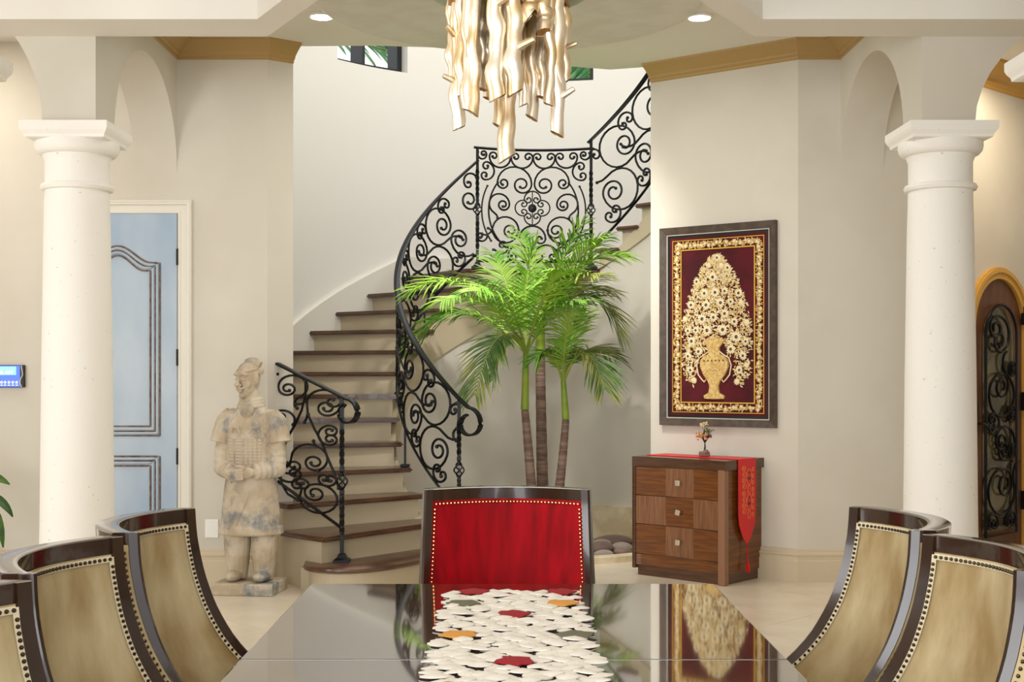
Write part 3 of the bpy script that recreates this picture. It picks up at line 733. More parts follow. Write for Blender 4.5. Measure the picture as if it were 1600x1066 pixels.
# red silk runner on the chest
ru = thing('silk_runner', 'red brocade runner draped over the wooden chest with a pointed tasselled end', 'runner', (FLp.x, FLp.y, CHh), ang)
y0, y1 = .15, .37; ym = (y0+y1)/2
Vt = [(.02, y0), (CW+.004, y0), (CW+.004, y1), (.02, y1)]
obj('top_cloth', prism(Vt, .0005, .005), 'silk', ru)
def hang(z, e): return [(CW+.006+e, y0+(ym-y0)*s_, z) for s_ in (0,)]
sidep = [(y0, .004), (y1, .004), (y1, -.36), (y1-.012, -.44), (ym+.05, -.53), (ym, -.575), (ym-.05, -.53), (y0+.012, -.44), (y0, -.36)]
V = [(CW+.004, a, z) for a, z in sidep]+[(CW+.008, a, z) for a, z in sidep]; n_ = len(sidep)
obj('hanging_end', (V, [tuple(range(n_)), tuple(range(n_, 2*n_))]+[(k, (k+1) % n_, n_+(k+1) % n_, n_+k) for k in range(n_)]), 'silk', ru)
gs, gd = [], []
for k in range(3):      # brocade lanterns and scroll lines
    zc = -.12-.17*k
    ring = lambda cy_, cz_, ry, rz_: tube([(CW+.0085, cy_+ry*cos(a*pi/8), cz_+rz_*sin(a*pi/8)) for a in range(17)], .0016, 4)
    if k < 2:
        gs += [ring(ym+.025, zc, .03, .055), ring(ym+.025, zc-.085, .018, .028)]
        gd += [tr(box(0, .0012, -.022, .022, -.008, .008), CW+.008, ym+.025, zc-.01), tr(box(0, .0012, -.012, .012, -.02, -.01), CW+.008, ym+.025, zc+.045)]
    for j in range(4):
        if zc-.04*j > -.46: gs += [ring(ym-.042+.008*(j % 2), zc+.06-.04*j, .022, .017), ring(ym-.045, zc+.06-.04*j, .01, .008), ring(ym+.072, zc+.05-.045*j, .008, .014)]
obj('gold_pattern', join(*gs), 'silkpat', ru); obj('dark_pattern', join(*gd), 'silkdark', ru)
gs = [tube([(CW+.008, ym, -.57), (CW+.012, ym, -.68)], .004, 5)]+[tube([(CW+.012, ym, -.68), (CW+.02+.012*cos(a), ym+.02*sin(a)-.01, -.76)], .004, 4) for a in range(7)]
obj('tassel', join(*gs), 'silk', ru)
# gem tree ornament
cm = Vector((FLp.x, FLp.y))+Vector((cos(ang), sin(ang)))*.43+Vector((-sin(ang), cos(ang)))*.26
gt = thing('gem_tree', 'small gemstone tree ornament with amber and green leaves on the wooden chest', 'ornament', (cm.x, cm.y, CHh+.005))
obj('stone_base', join(box(-.036, .036, -.028, .028, 0, .034, .008), sphere((.01, -.015, .03), .02, n=7, m_=5)), 'pebble', gt)
br = [((0, 0, .03), (.003, 0, .10)), ((.003, 0, .10), (-.03, 0, .15)), ((.003, 0, .10), (.03, 0, .145)), ((-.012, 0, .125), (0, 0, .19)), ((0, 0, .17), (.02, .0, .20))]
obj('trunk', join(*[tube([a, tuple((Vector(a)+Vector(c))/2+Vector((.003, 0, 0))), c], [.007, .006, .003], 6) for a, c in br]), 'black', gt, True)
for cx_, cz_, m_, n_, sp_ in ((-.028, .145, 'gA', 24, .03), (.028, .14, 'gD', 12, .02), (.025, .178, 'gB', 16, .022), (-.003, .215, 'gC', 26, .032)):
    obj('gem_leaves', join(*[sphere((cx_+random.gauss(0, sp_*.6), random.gauss(0, sp_*.6), cz_+random.gauss(0, sp_*.35)), random.uniform(.006, .011), n=5, m_=3) for _ in range(n_)]), m_, gt, kind='stuff')

# ------------------------------------------------------------------ framed embroidery
wa = Vector(WA1)-Vector(WA0); wang = atan2(wa.y, wa.x)
pc = Vector((1.094/8.413*0+1.14, 0)); 
def on_wall(xp):     # point of the picture wall seen at photo column xp
    k = (xp-795)/2000; d = wa.normalized(); t_ = (k*WA0[1]-WA0[0])/(d.x-k*d.y); return Vector(WA0)+d*t_, t_
pl, tl = on_wall(1034); prt, trr = on_wall(1215)
PW = trr-tl; zb = H-(669-584)/2000*prt.y; ztp = H-(344-584)/2000*prt.y; PHt = ztp-zb
pic = thing('framed_embroidery', 'dark framed embroidery of a golden flower vase on burgundy velvet', 'picture', (pl.x, pl.y, zb), wang)
fw = .052
prof_out = [(0, 0), (0, PHt), (PW, PHt), (PW, 0)]
def frame_bar(x0, x1, z0, z1, side):
    i = fw
    pts = {'l': [(0, 0), (0, PHt), (i, PHt-i), (i, i)], 'r': [(PW, PHt), (PW, 0), (PW-i, i), (PW-i, PHt-i)], 't': [(0, PHt), (PW, PHt), (PW-i, PHt-i), (i, PHt-i)], 'b': [(PW, 0), (0, 0), (i, i), (PW-i, i)]}[side]
    dep = [-.035, -.035, -.022, -.022]
    return [(x_, d_, z_) for (x_, z_), d_ in zip(pts, dep)]+[(x_, -.002, z_) for x_, z_ in pts], [(0, 1, 2, 3), (4, 5, 6, 7), (0, 1, 5, 4), (1, 2, 6, 5), (2, 3, 7, 6), (3, 0, 4, 7)]
for s in 'lrtb': obj('frame_bar', frame_bar(0, 0, 0, 0, s), 'frame', pic)
def rect_ring(i0, i1, y_, th, ):
    a, b_ = i0, i1
    return join(box(a, b_, y_-th, y_, a, PHt-a), box(PW-b_, PW-a, y_-th, y_, a, PHt-a), box(b_, PW-b_, y_-th, y_, a, b_), box(b_, PW-b_, y_-th, y_, PHt-b_, PHt-a))
obj('frame_liner', rect_ring(fw, fw+.006, -.002, .017), 'liner', pic)
obj('velvet_panel', box(fw, PW-fw, -.008, -.002, fw, PHt-fw), 'pvelvet', pic)
obj('dark_mat', rect_ring(fw+.006, fw+.024, -.008, .002), 'black', pic)
bo0, bo1 = fw+.045, fw+.115
obj('gold_cord', join(rect_ring(bo1-.004, bo1+.004, -.008, .006), rect_ring(bo0-.002, bo0+.003, -.008, .004)), 'goldline', pic)
def flower(r, n_=9):
    V = [(0, -.006, 0)]; F = []
    for k in range(n_*2):
        a = pi*k/n_; rr = r if k % 2 == 0 else r*.62
        V.append((rr*cos(a), -.003, rr*sin(a)))
    V += [(x_, 0, z_) for x_, y_, z_ in V[1:]]; n2_ = n_*2
    F = [(0, 1+k, 1+(k+1) % n2_) for k in range(n2_)]+[(1+k, 1+n2_+k, 1+n2_+(k+1) % n2_, 1+(k+1) % n2_) for k in range(n2_)]
    return V, F
def sprig(l, wd): return [(0, -.003, 0), (l*.5, -.005, wd), (l, -.003, 0), (l*.5, -.005, -wd)], [(0, 1, 2, 3)]
def place(g, x_, z_, rot, y_=-.0085): 
    c, s = cos(rot), sin(rot); return [(x_+p[0]*c-p[2]*s, y_+p[1], z_+p[0]*s+p[2]*c) for p in g[0]], g[1]
# border of little sprigs and blossoms
gb, gf = [], []
bm_ = (bo0+bo1)/2; step = .03
for side in range(4):
    Ln = (PHt if side % 2 == 0 else PW)-2*bm_
    n_ = int(Ln/step)
    for k in range(n_):
        s = bm_+Ln*(k+.5)/n_; xz = [(bm_, s), (s, PHt-bm_), (PW-bm_, s), (s, bm_)][side]
        gf.append(place(flower(.013 if k % 2 else .017, 6), xz[0]+random.uniform(-.01, .01), xz[1]+random.uniform(-.01, .01), random.random()))
        for q in range(13): gb.append(place(sprig(.022, .005), xz[0]+random.uniform(-.016, .016), xz[1]+random.uniform(-.016, .016), random.uniform(0, 6.3)))
obj('border_sprigs', join(*gb), 'gold', pic, kind='stuff'); obj('border_blossoms', join(*gf), 'goldlight', pic, kind='stuff')
# bouquet outline (in the photo crop: x 200-485, y 225-790 of frame 130-560 x 135-930)
def PX(x_): return fw+(x_-133)/(562-133)*(PW-2*fw)
def PZ(y_): return fw+(930-y_)/(930-130)*(PHt-2*fw)
def half_w(y_):       # bouquet half width in crop px
    t = [(228, 8), (250, 36), (300, 66), (350, 92), (400, 112), (450, 128), (520, 140), (600, 143), (700, 142), (750, 130), (785, 105)]
    for (a, wa_), (c, wc) in zip(t, t[1:]):
        if y_ <= c: return wa_+(wc-wa_)*(y_-a)/(c-a)
    return 100
gb, gs = [], []
for _ in range(3000):
    y_ = random.uniform(232, 785); hw_ = half_w(y_); x_ = random.uniform(-1, 1)*hw_
    if y_ > 590 and abs(x_) < 30+ (y_-590)*.35 and y_ > 600: continue
    if y_ > 655 and abs(x_) < 78: continue
    (gb if random.random() < .5 else gs).append(place(sprig(random.uniform(.02, .034), random.uniform(.004, .007)), PX(343+x_), PZ(y_), random.uniform(0, 6.3), -.0085-random.random()*.003))
obj('embroidered_leaves', join(*gb), 'gold', pic, kind='stuff'); obj('embroidered_sprigs', join(*gs), 'goldlight', pic, kind='stuff')
big = [(348, 240, 15), (330, 322, 20), (262, 338, 16), (392, 285, 15), (340, 388, 20), (295, 390, 19), (380, 384, 16), (437, 395, 18), (363, 433, 20), (302, 440, 20), (405, 430, 15), (238, 438, 18), (380, 480, 19), (333, 495, 19), (285, 500, 22), (420, 515, 17), (446, 435, 12), (372, 548, 22), (306, 550, 22), (258, 548, 16), (428, 580, 23), (240, 595, 20), (225, 550, 15), (470, 520, 14), (466, 600, 15), (212, 500, 12), (405, 632, 20), (270, 640, 18), (225, 660, 16), (455, 660, 17), (235, 720, 16), (440, 720, 16), (250, 765, 14), (430, 770, 14), (470, 700, 12), (312, 270, 12), (365, 275, 12)]
me9 = {}
for x_, y_, r_ in big:
    if r_ not in me9: me9[r_] = mesh('flower', flower(r_*.00195, 11), 'goldlight')
    o = obj('flower', me9[r_], None, pic); o.location = (PX(x_), -.013, PZ(y_))
    if r_ > 14: c_ = obj('flower_centre', lathe([(r_*.0006, 0), (r_*.0005, .003), (.0005, .004)], 8), 'gem', o); c_.rotation_euler = (pi/2, 0, 0); c_.location = (0, -.005, 0)
vz = [(0, 845), (40, 843), (42, 830), (22, 818), (18, 790), (24, 770), (44, 740), (58, 705), (56, 678), (44, 662), (24, 652), (22, 625), (34, 608), (42, 594), (30, 585), (0, 584)]
pts = [(x_, y_) for x_, y_ in vz]+[(-x_, y_) for x_, y_ in vz[::-1][1:-1]]
V = [(PX(335+x_), -.020, PZ(y_)) for x_, y_ in pts]+[(PX(335+x_*1.06), -.008, PZ(y_)) for x_, y_ in pts]; n_ = len(pts)
obj('vase', (V, [tuple(range(n_))]+[(k, (k+1) % n_, n_+(k+1) % n_, n_+k) for k in range(n_)]), 'gold', pic)
for s in (-1, 1):
    pp = [(22, 640), (40, 655), (62, 668), (72, 700), (66, 740), (50, 762), (40, 772), (34, 762)]
    obj('vase_handle', tube([(PX(335+s*x_), -.016, PZ(y_)) for x_, y_ in pp], .005, 6), 'goldlight', pic, True)
obj('vase_gems', join(*[place(sphere((0, 0, 0), .006, n=6, m_=4), PX(335-40+16*k), PZ(680), 0, -.021) for k in range(6)]+[place(sphere((0, 0, 0), .003, n=5, m_=3), PX(335-36+12*k), PZ(722), 0, -.021) for k in range(7)]), 'gem', pic)

# ------------------------------------------------------------------ terracotta warrior
sx_, sy_, _ = px(392, 918, 8.28)
stt = thing('warrior_statue', 'tan clay warrior statue with blue grey stains standing at the foot of the stair', 'statue', (sx_, sy_, 0), radians(-8)); stt.scale = (.93, .95, 1)
def ring(z, rx, ry, cx=0, cy=0, n_=28, pw=2.0):
    out = []
    for k in range(n_):
        a = 2*pi*k/n_; c, s = cos(a), sin(a); e_ = 2/pw
        out.append((cx+rx*abs(c)**e_*(1 if c > 0 else -1), cy+ry*abs(s)**e_*(1 if s > 0 else -1), z))
    return out
G = []
G.append(loft([ring(z, rx, ry, cx, cy) for z, rx, ry, cx, cy in [(.375, .222, .165, 0, 0), (.385, .232, .172, 0, 0), (.425, .226, .168, 0, 0), (.432, .214, .16, 0, 0), (.52, .205, .152, 0, 0), (.66, .188, .14, 0, 0), (.76, .172, .130, 0, 0), (.83, .160, .122, 0, 0), (.93, .166, .126, 0, 0), (1.03, .172, .125, 0, .005), (1.10, .170, .115, 0, .01), (1.155, .145, .095, 0, .015), (1.195, .095, .078, 0, .015), (1.22, .068, .068, 0, .01), (1.30, .058, .062, -.005, 0)]]))
for s in (-1, 1):       # legs, shoes
    G.append(tube([(s*.095, 0, .09), (s*.096, 0, .2), (s*.098, 0, .3), (s*.098, 0, .42)], [.066, .082, .092, .094], 16))
    G.append(sphere((s*.10, -.055, .112), .062, .95, 1.75, .62, 14, 8))
    # shoulder caps (short sleeves) and arms
    cap = [(s*.135, .01, 1.155), (s*.178, .005, 1.10), (s*.198, 0, 1.03), (s*.208, -.005, .965)]
    G.append(tube(cap, [.055, .072, .075, .082], 16))
    G.append(sphere((s*.135, .01, 1.125), .072, 1.0, .95, .85, 14, 8))
    el = (s*.200, -.015, .80)
    P = [Vector((s*.185, 0, 1.0)).lerp(Vector(el), k/9) for k in range(10)]
    Q = [Vector(el).lerp(Vector((s*.075, -.155, .785)), k/9) for k in range(1, 10)]
    arm = P+Q; G.append(tube(arm, [.060+.006*(k % 2)-.0005*k for k in range(len(arm))], 14))
    G.append(sphere(el, .058, 1, 1, 1.0, 12, 8))
# hands folded: right over left with fingers
G.append(sphere((.03, -.175, .782), .05, 1.25, .62, .75, 14, 8)); G.append(sphere((-.045, -.185, .775), .05, 1.25, .6, .72, 14, 8))
for k in range(4):
    G.append(tube([(.02, -.205, .80-.018*k), (-.02, -.218, .795-.018*k), (-.06, -.212, .785-.018*k), (-.085+.006*k, -.195, .775-.018*k)], [.011, .011, .010, .008], 8))
G.append(tube([(.03, -.2, .81), (.0, -.212, .825), (-.035, -.21, .825)], [.012, .012, .009], 8))
# neck scarf, collar
for z, r in ((1.205, .085), (1.225, .078), (1.245, .072)): G.append(tube([(r*cos(a*pi/8), .005+r*.95*sin(a*pi/8), z+.01*sin(a*pi/8)) for a in range(17)], .012, 8))
G.append(sphere((.0, -.085, 1.175), .05, 1.1, .5, .9, 12, 8))
# head: turned to the viewer's left
HD = []
HD.append(loft([ring(z, rx, ry, 0, cy, 24, 2.2) for z, rx, ry, cy in [(-.118, .028, .03, -.035), (-.105, .05, .055, -.02), (-.08, .062, .07, -.012), (-.04, .072, .082, -.004), (.0, .078, .09, 0), (.04, .080, .092, 0), (.075, .074, .084, .004), (.1, .055, .062, .008), (.112, .02, .025, .01)]]))
HD.append(tube([(0, -.086, .040), (0, -.104, .008), (0, -.124, -.024), (0, -.098, -.036)], [.011, .014, .021, .014], 8))
for s in (-1, 1):
    HD.append(sphere((s*.034, -.084, .010), .019, 1.25, .7, .48, 10, 6)); HD.append(sphere((s*.03, -.066, -.062), .02, 1.2, .7, .7, 10, 6))
    HD.append(tube([(s*.008, -.100, .040), (s*.036, -.100, .050), (s*.068, -.070, .038)], [.011, .012, .007], 6))
    HD.append(sphere((s*.016, -.104, -.028), .011, n=8, m_=5))
    HD.append(tube([(s*.002, -.104, -.050), (s*.024, -.100, -.054), (s*.050, -.080, -.044)], [.009, .009, .005], 6))
    HD.append(sphere((s*.082, .005, .0), .028, .5, .8, 1.3, 10, 6))
    HD.append(sphere((s*.050, -.060, -.03), .026, 1, .75, 1, 10, 6))
HD.append(tube([(-.024, -.094, -.070), (0, -.102, -.073), (.024, -.094, -.070)], [.007, .010, .007], 6))
HD.append(sphere((0, -.082, -.102), .026, 1, .8, .8, 10, 6))
HD.append(tube([(.080*cos(a*pi/10), .002+.092*sin(a*pi/10), .072+.012*sin(a*pi/10)) for a in range(21)], .006, 8))
HD.append(sphere((0, .014, .068), .079, 1.0, 1.08, .76, 16, 10))
HD.append(tube([(-.01, .0, .118), (.03, .01, .128), (.065, .03, .118), (.095, .04, .098)], [.026, .028, .030, .024], 12))
HD.append(tube([(.06, .05, .08), (.085, .055, .05), (.08, .05, .03)], [.018, .02, .012], 10))
mh = Matrix.Translation((-.012, -.012, 1.372)) @ Matrix.Rotation(radians(-26), 4, 'Z') @ Matrix.Rotation(radians(6), 4, 'X') @ Matrix.Scale(.93, 4)
G += [xf(g, mh) for g in HD]
body = obj('statue_body', join(*G), 'terra', stt, True)
md = body.modifiers.new('fuse', 'REMESH'); md.mode = 'VOXEL'; md.voxel_size = .004; md.use_smooth_shade = True
md = body.modifiers.new('soft', 'SMOOTH'); md.factor = .4; md.iterations = 1
# lamellar armour on the torso
pls = [mesh('armour_plate', box(-.031, .031, -.004, .004, -.0085, .0085, .002), 'terra'), mesh('armour_plate', box(-.012, .012, -.004, .004, -.0085, .0085, .002), 'terra')]
for r in range(8):
    for x_, w_ in ((-.105, 0), (-.04, 0), (.012, 1), (.040, 1), (.068, 1), (.096, 1)):
        z_ = .842+r*.0205; k = min(1, abs(x_)/.165); y_ = -.125*sqrt(1-k*k)+.0022
        o = obj('armour_plate', pls[w_], None, stt); o.location = (x_, y_, z_); o.rotation_euler = (0, 0, math.asin(k)*(1 if x_ > 0 else -1)*.75)
for s in (-1, 1): obj('armour_strap', tube([(s*.03, -.130, 1.03), (s*.05, -.128, 1.065), (s*.085, -.118, 1.068), (s*.10, -.112, 1.03)], .006, 6), 'terra', stt, True)
obj('robe_fold', tube([(.06, -.120, .72), (.02, -.145, .60), (-.03, -.155, .50), (-.05, -.162, .44)], [.004, .007, .007, .004], 6), 'terra', stt, True)
obj('plinth', join(box(-.215, .215, -.185, .15, 0, .075, .008)), 'terra', stt)

# ------------------------------------------------------------------ palms in the stair well
def bez(a, b_, c, t): return a*(1-t)**2+b_*2*t*(1-t)+c*t*t
def frond(parent, base, ctrl, tip, m_, nl=36, ll=.30, wd=.0095, name='frond', seed=0):
    rnd = random.Random(seed); A, B, C = Vector(base), Vector(ctrl), Vector(tip)
    Ln = (B-A).length+(C-B).length; V, F = [], []
    for s in (-1, 1):
        for k in range(nl):
            t = .16+.84*(k+.5)/nl; p = bez(A, B, C, t); tg = (bez(A, B, C, min(1, t+.02))-bez(A, B, C, t-.02)).normalized()
            side = tg.cross(Vector((0, 0, 1))); side = side.normalized() if side.length > .1 else Vector((1, 0, 0))
            up = side.cross(tg).normalized()
            le = ll*(.45+.55*sin(pi*min(1, (t-.1)*1.05)))*rnd.uniform(.85, 1.12)
            fo = .62+.75*t
            d = (side*s*1.0+tg*fo+up*rnd.uniform(-.1, .6)).normalized()
            dr = Vector((0, 0, -1))*rnd.uniform(.18, .5)*le
            wv = tg.cross(d).cross(d); wv = wv.normalized() if wv.length > .01 else up
            nr = wv.cross(d).normalized(); o = len(V); n_ = 4
            for j in range(n_+1):
                q = j/n_; c_ = p+d*le*q+dr*q*q; wj = wd*(.55+1.2*q)*(1-q)**.55*1.1 if j < n_ else .0006
                V += [tuple(c_-wv*wj), tuple(c_+nr*wj*.5), tuple(c_+wv*wj)]
            for j in range(n_): F += [(o+3*j, o+3*j+1, o+3*j+4, o+3*j+3), (o+3*j+1, o+3*j+2, o+3*j+5, o+3*j+4)]
    fo_ = obj(name, (V, F), m_, parent)
    obj('frond_stem', tube([bez(A, B, C, k/14) for k in range(15)], [.013*(1-k/16) for k in range(15)], 5), 'rach', fo_, True)
    return fo_
PY = 10.0
def pp(x, y, d=0): return Vector(px(x, y, PY+d))
def palm(label, base, mid, top, crown, rads, fr):
    t = thing('palm_tree', label, 'palm tree', (0, 0, 0), 0, 'palms in the stair well')
    n_ = 26; P = [bez(pp(*base), pp(*mid), pp(*top), k/n_) for k in range(n_+1)]
    obj('trunk', tube(P, [(rads[0]+(rads[1]-rads[0])*k/n_)*(1+.05*(k % 2)) for k in range(n_+1)], 12), 'trunk', t, True)
    Q = [pp(*top).lerp(pp(*crown), k/8) for k in range(9)]
    obj('crownshaft', tube(Q, [rads[1]*(1.12-.05*k) for k in range(9)], 10), 'shaft', t, True)
    for i_, (c, tp, m_, ll) in enumerate(fr):
        frond(t, pp(*crown)-Vector((0, 0, .04)), pp(*c), pp(*tp), m_, ll=ll, seed=hash(label) % 97+i_ if False else len(label)*7+i_)
    return t
palm('palm with a yellow green trunk, leftmost of the three palms', (838, 868, 0), (828, 720, -.05), (820, 640, -.05), (822, 545, -.05), (.045, .029), [
    ((745, 400, -.5), (648, 452, -.75), 'leafA', .34), ((720, 425, .0), (640, 548, .1), 'leafB', .32), ((775, 470, -.5), (742, 618, -.7), 'leafC', .30),
    ((795, 480, .2), (770, 592, .1), 'leafC', .2), ((845, 455, -.7), (872, 425, -1.0), 'leafA', .34), ((790, 430, .3), (772, 398, .5), 'leafB', .32),
    ((800, 440, -.6), (745, 455, -1.0), 'leafA', .36), ((815, 430, -.1), (838, 375, -.1), 'leafB', .24), ((860, 470, -.3), (915, 470, -.6), 'leafB', .3), ((770, 440, -.8), (690, 470, -1.2), 'leafA', .3), ((750, 465, .3), (672, 500, .3), 'leafB', .3)])
palm('palm with the darkest trunk, middle of the three palms', (850, 868, .25), (846, 700, .25), (844, 552, .25), (845, 490, .25), (.05, .038), [
    ((865, 420, .1), (912, 345, .0), 'leafB', .32), ((905, 385, .1), (976, 400, .0), 'leafA', .30), ((930, 415, .4), (968, 520, .4), 'leafC', .32),
    ((835, 420, .5), (815, 365, .7), 'leafB', .3), ((880, 430, -.2), (935, 430, -.5), 'leafC', .32), ((860, 440, .6), (895, 420, 1.0), 'leafB', .32), ((810, 450, .6), (720, 430, .7), 'leafC', .3), ((890, 400, -.2), (945, 370, -.3), 'leafA', .3), ((880, 440, .2), (955, 455, .3), 'leafC', .3)])
palm('palm with a curved green trunk, rightmost of the three palms', (862, 868, -.1), (880, 720, -.1), (884, 655, -.1), (880, 590, -.1), (.042, .027), [
    ((915, 500, -.3), (944, 608, -.5), 'leafC', .28), ((890, 520, .0), (915, 490, .1), 'leafB', .26), ((862, 530, -.2), (838, 560, -.3), 'leafB', .22),
    ((900, 520, .3), (962, 560, .5), 'leafC', .28), ((880, 520, -.4), (895, 480, -.7), 'leafB', .28)])
# planter kerb and river stones
KC = (.35, 10.2)
kp = [(KC[0]+.86*cos(radians(a)), KC[1]+.68*sin(radians(a))) for a in range(-170, -8, 6)]
obj('planter_kerb', sweep(kp, [(0, 0), (.09, 0), (.09, .045), (.08, .055), (.01, .055), (0, .045)]), 'kerb', None, False, label='low cream stone kerb around the palm bed', cat='kerb')
rs = random.Random(3); cnt = 0
for X, Yp, Yd, a_, b_, c_, m_, lab in ((955, 851, 10.25, .135, .10, .055, 'pebble', 'large pinkish brown river stone lying at the back of the palm bed'), (937, 863, 9.93, .085, .08, .05, 'pebble', 'brown river stone right beside the red chair'),
        (972, 861, 9.98, .07, .06, .045, 'pebbleG', 'pale grey river stone in front of the large pinkish one'), (938, 853, 10.1, .075, .06, .045, 'pebbleG', 'pale river stone wedged behind the brown stone by the red chair'),
        (943, 872, 9.78, .06, .04, .03, 'pebbleG', 'small grey river stone at the kerb by the red chair'), (974, 869, 9.82, .06, .05, .035, 'pebble', 'small pinkish river stone at the kerb beside the wooden chest')):
    q = px(X, Yp, Yd)
    o = obj('river_stone', sphere((0, 0, 0), 1, a_*1.3, b_*1.2, c_*1.15, 18, 10), m_, None, True, label=lab, cat='stone', group='river stones in the palm bed'); o.location = (q[0], q[1], max(q[2], c_)); o.rotation_euler = (0, rs.uniform(-.12, .12), rs.uniform(-.3, .3))
obj('palm_bed_soil', ([(KC[0]+p[0], KC[1]+p[1]*.8, p[2]) for p in lathe([(.80, 0), (.8, .02), (.01, .03)], 40)[0]], lathe([(.80, 0), (.8, .02), (.01, .03)], 40)[1]), 'soil', None, label='brown soil of the palm bed under the river stones', cat='soil', kind='stuff')

# ------------------------------------------------------------------ chandelier
CYc = 3.3
cd = thing('chandelier', 'champagne gold branch chandelier hanging above the dining table', 'chandelier', (0, CYc, 0))
ztop = 2.386
obj('ceiling_plate', lathe([(.21, ztop+.012), (.206, ztop+.004), (.19, ztop), (.001, ztop)], 48), 'glass', cd, True)
obj('plate_top', lathe([(.21, ztop+.012), (.15, ztop+.05), (.001, ztop+.06)], 48), 'glass', cd, True)
obj('gold_band', lathe([(.155, ztop+.01), (.157, ztop-.03), (.15, ztop-.032), (.148, ztop+.01)], 48), 'chandin', cd, True)
obj('hanging_rod', lathe([(.012, ztop+.05), (.012, 3.8)], 12), 'chandin', cd, True)
obj('canopy', lathe([(.07, 3.8), (.07, 3.78), (.02, 3.76)], 24), 'chandin', cd, True)
def stick(x_, y_, z1, z0, r, twigs=(), seed=0):
    rnd = random.Random(seed); n_ = 22; ph = rnd.uniform(0, 6); P, R = [], []
    for k in range(n_+1):
        q = k/n_; P.append((x_+.0035*sin(ph+q*11)+.002*sin(ph*2+q*23), y_+.003*cos(ph+q*9), z1+(z0-z1)*q)); R.append(r*(.93+.09*sin(ph+q*14)+.05*sin(q*31+ph)))
    g = tube(P, R, 12, cap=False); V = list(g[0]); sl = rnd.choice((-1, 1))*rnd.uniform(.3, .7)
    for j in range(12):        # slanted open end
        p = V[n_*12+j]; V[n_*12+j] = (p[0], p[1], p[2]+sl*(p[0]-P[-1][0])*1.0-abs(r)*.4)
    me_ = (V, g[1]); o = obj('branch', me_, 'chand', cd, True)
    inn = [(P[-1][0]+(p[0]-P[-1][0])*.88, P[-1][1]+(p[1]-P[-1][1])*.88, p[2]+.001) for p in V[n_*12:]]; up_ = [(P[-1][0]+(p[0]-P[-1][0])*.75, P[-1][1]+(p[1]-P[-1][1])*.75, p[2]+.012) for p in inn]
    obj('branch_hollow', loft([inn, up_]), 'chandin', o, True)
    for tz, dx_, dz_ in twigs:
        k = int((z1-tz)/(z1-z0)*n_); k = max(0, min(n_, k)); p = Vector(P[k])
        obj('twig', tube([p, p+Vector((dx_*.5, -r*.8, dz_*.45)), p+Vector((dx_, -r*1.2, dz_))], [r*.55, r*.42, r*.34], 8), 'chand', o, True)
def cz(y): return H-(y-584)/2000*CYc
def cx(x): return (x-795)/2000*CYc
S = [(716, 130, 200, 13, [(cz(75), -.03, .03), (cz(140), -.035, .012)]), (706, 30, 115, 10, []), (734, 60, 180, 13, []), (752, 80, 125, 15, [(cz(100), .03, -.03)]), (742, 150, 186, 11, []),
     (776, 60, 165, 16, [(cz(35), .03, .012)]), (803, 50, 158, 20, [(cz(103), .05, .018)]), (793, 150, 245, 17, []), (762, 20, 98, 14, []), (780, 120, 196, 12, []), (828, 20, 42, 16, []), (833, 50, 172, 12, []),
     (848, 30, 62, 15, []), (848, 65, 140, 13, []), (869, 60, 145, 15, []), (868, 140, 212, 14, [(cz(166), .04, .02)]), (882, 30, 125, 11, [(cz(78), .035, .01)]), (858, 110, 172, 9, []), (818, 60, 150, 11, []), (722, 60, 152, 10, [])]
for i_, (x, depth_hint, yb, rp_, tw) in enumerate(S):
    X = cx(x); rr = .135; back = (i_ % 5 in (1, 3) and i_ not in (6, 7, 15))
    yv = sqrt(max(0, rr*rr-X*X))*(-1 if not back else .6)
    if i_ in (7, 9): yv = -.02
    stick(X, yv, ztop-.0, cz(yb), min(rp_, 16)/2000*CYc*.88, tw, seed=i_+11)
for i_ in range(9):
    a = radians(15+i_*19); stick(.13*cos(a), .13*sin(a), ztop, cz(90+ (i_*37) % 70), .02, (), seed=50+i_)

# ------------------------------------------------------------------ blue door, left wall
DXL, DXR = (70-795)/2000*FL, (300-795)/2000*FL; DT = H+(584-313)/2000*FL
t = thing('door_1', None, None, (DXL, FL, 0), 0, kind='structure'); Wd = DXR-DXL
cas = [(0, 0), (0, -.022), (.012, -.03), (.022, -.026), (.03, -.026), (.036, -.014), (.07, -.014), (.078, -.02), (.088, -.02), (.094, -.005), (.1, 0)]
def casing(Wd, Ht, prof):
    path = [(0, 0), (0, Ht), (Wd, Ht), (Wd, 0)]; inn = [(1, 0), (1, -1), (-1, -1), (-1, 0)]
    return loft([[(p[0]+d[0]*o, y_, p[1]+d[1]*o) for o, y_ in prof] for p, d in zip(path, inn)])
obj('door_casing', casing(Wd, DT, cas), 'trim', t)
x0, x1, z1 = .1, Wd-.1, DT-.09
obj('door_slab', box(x0, x1, -.012, -.002, 0, z1), 'doorblue', t)
def panel(zlo, zhi, arched):
    xl, xr = x0+.115, x1-.115; cxm = (xl+xr)/2; hw = (xr-xl)/2; pts = [(xr, zlo)]
    for k in range(25):
        s = 1-2*k/24; rise = .115*(.5+.5*cos(pi*min(1, abs(s)/.82))) if arched else 0
        pts.append((cxm+s*hw, zhi+rise))
    pts.append((xl, zlo)); return pts
def moulding(pts, o, r, m_):
    cxm = sum(p[0] for p in pts)/len(pts); xs = [p[0] for p in pts]; zs = [p[1] for p in pts]
    zl, zh = min(zs), max(zs); sx = 1-2*o/(max(xs)-min(xs)); sz = 1-2*o/(zh-zl); zm = (zl+zh)/2; xm = (max(xs)+min(xs))/2
    P = [(xm+(p[0]-xm)*sx, -.014, zm+(p[1]-zm)*sz) for p in pts]; P.append(P[0])
    obj('panel_moulding', tube(P, r, 6, cap=False), m_, t, True)
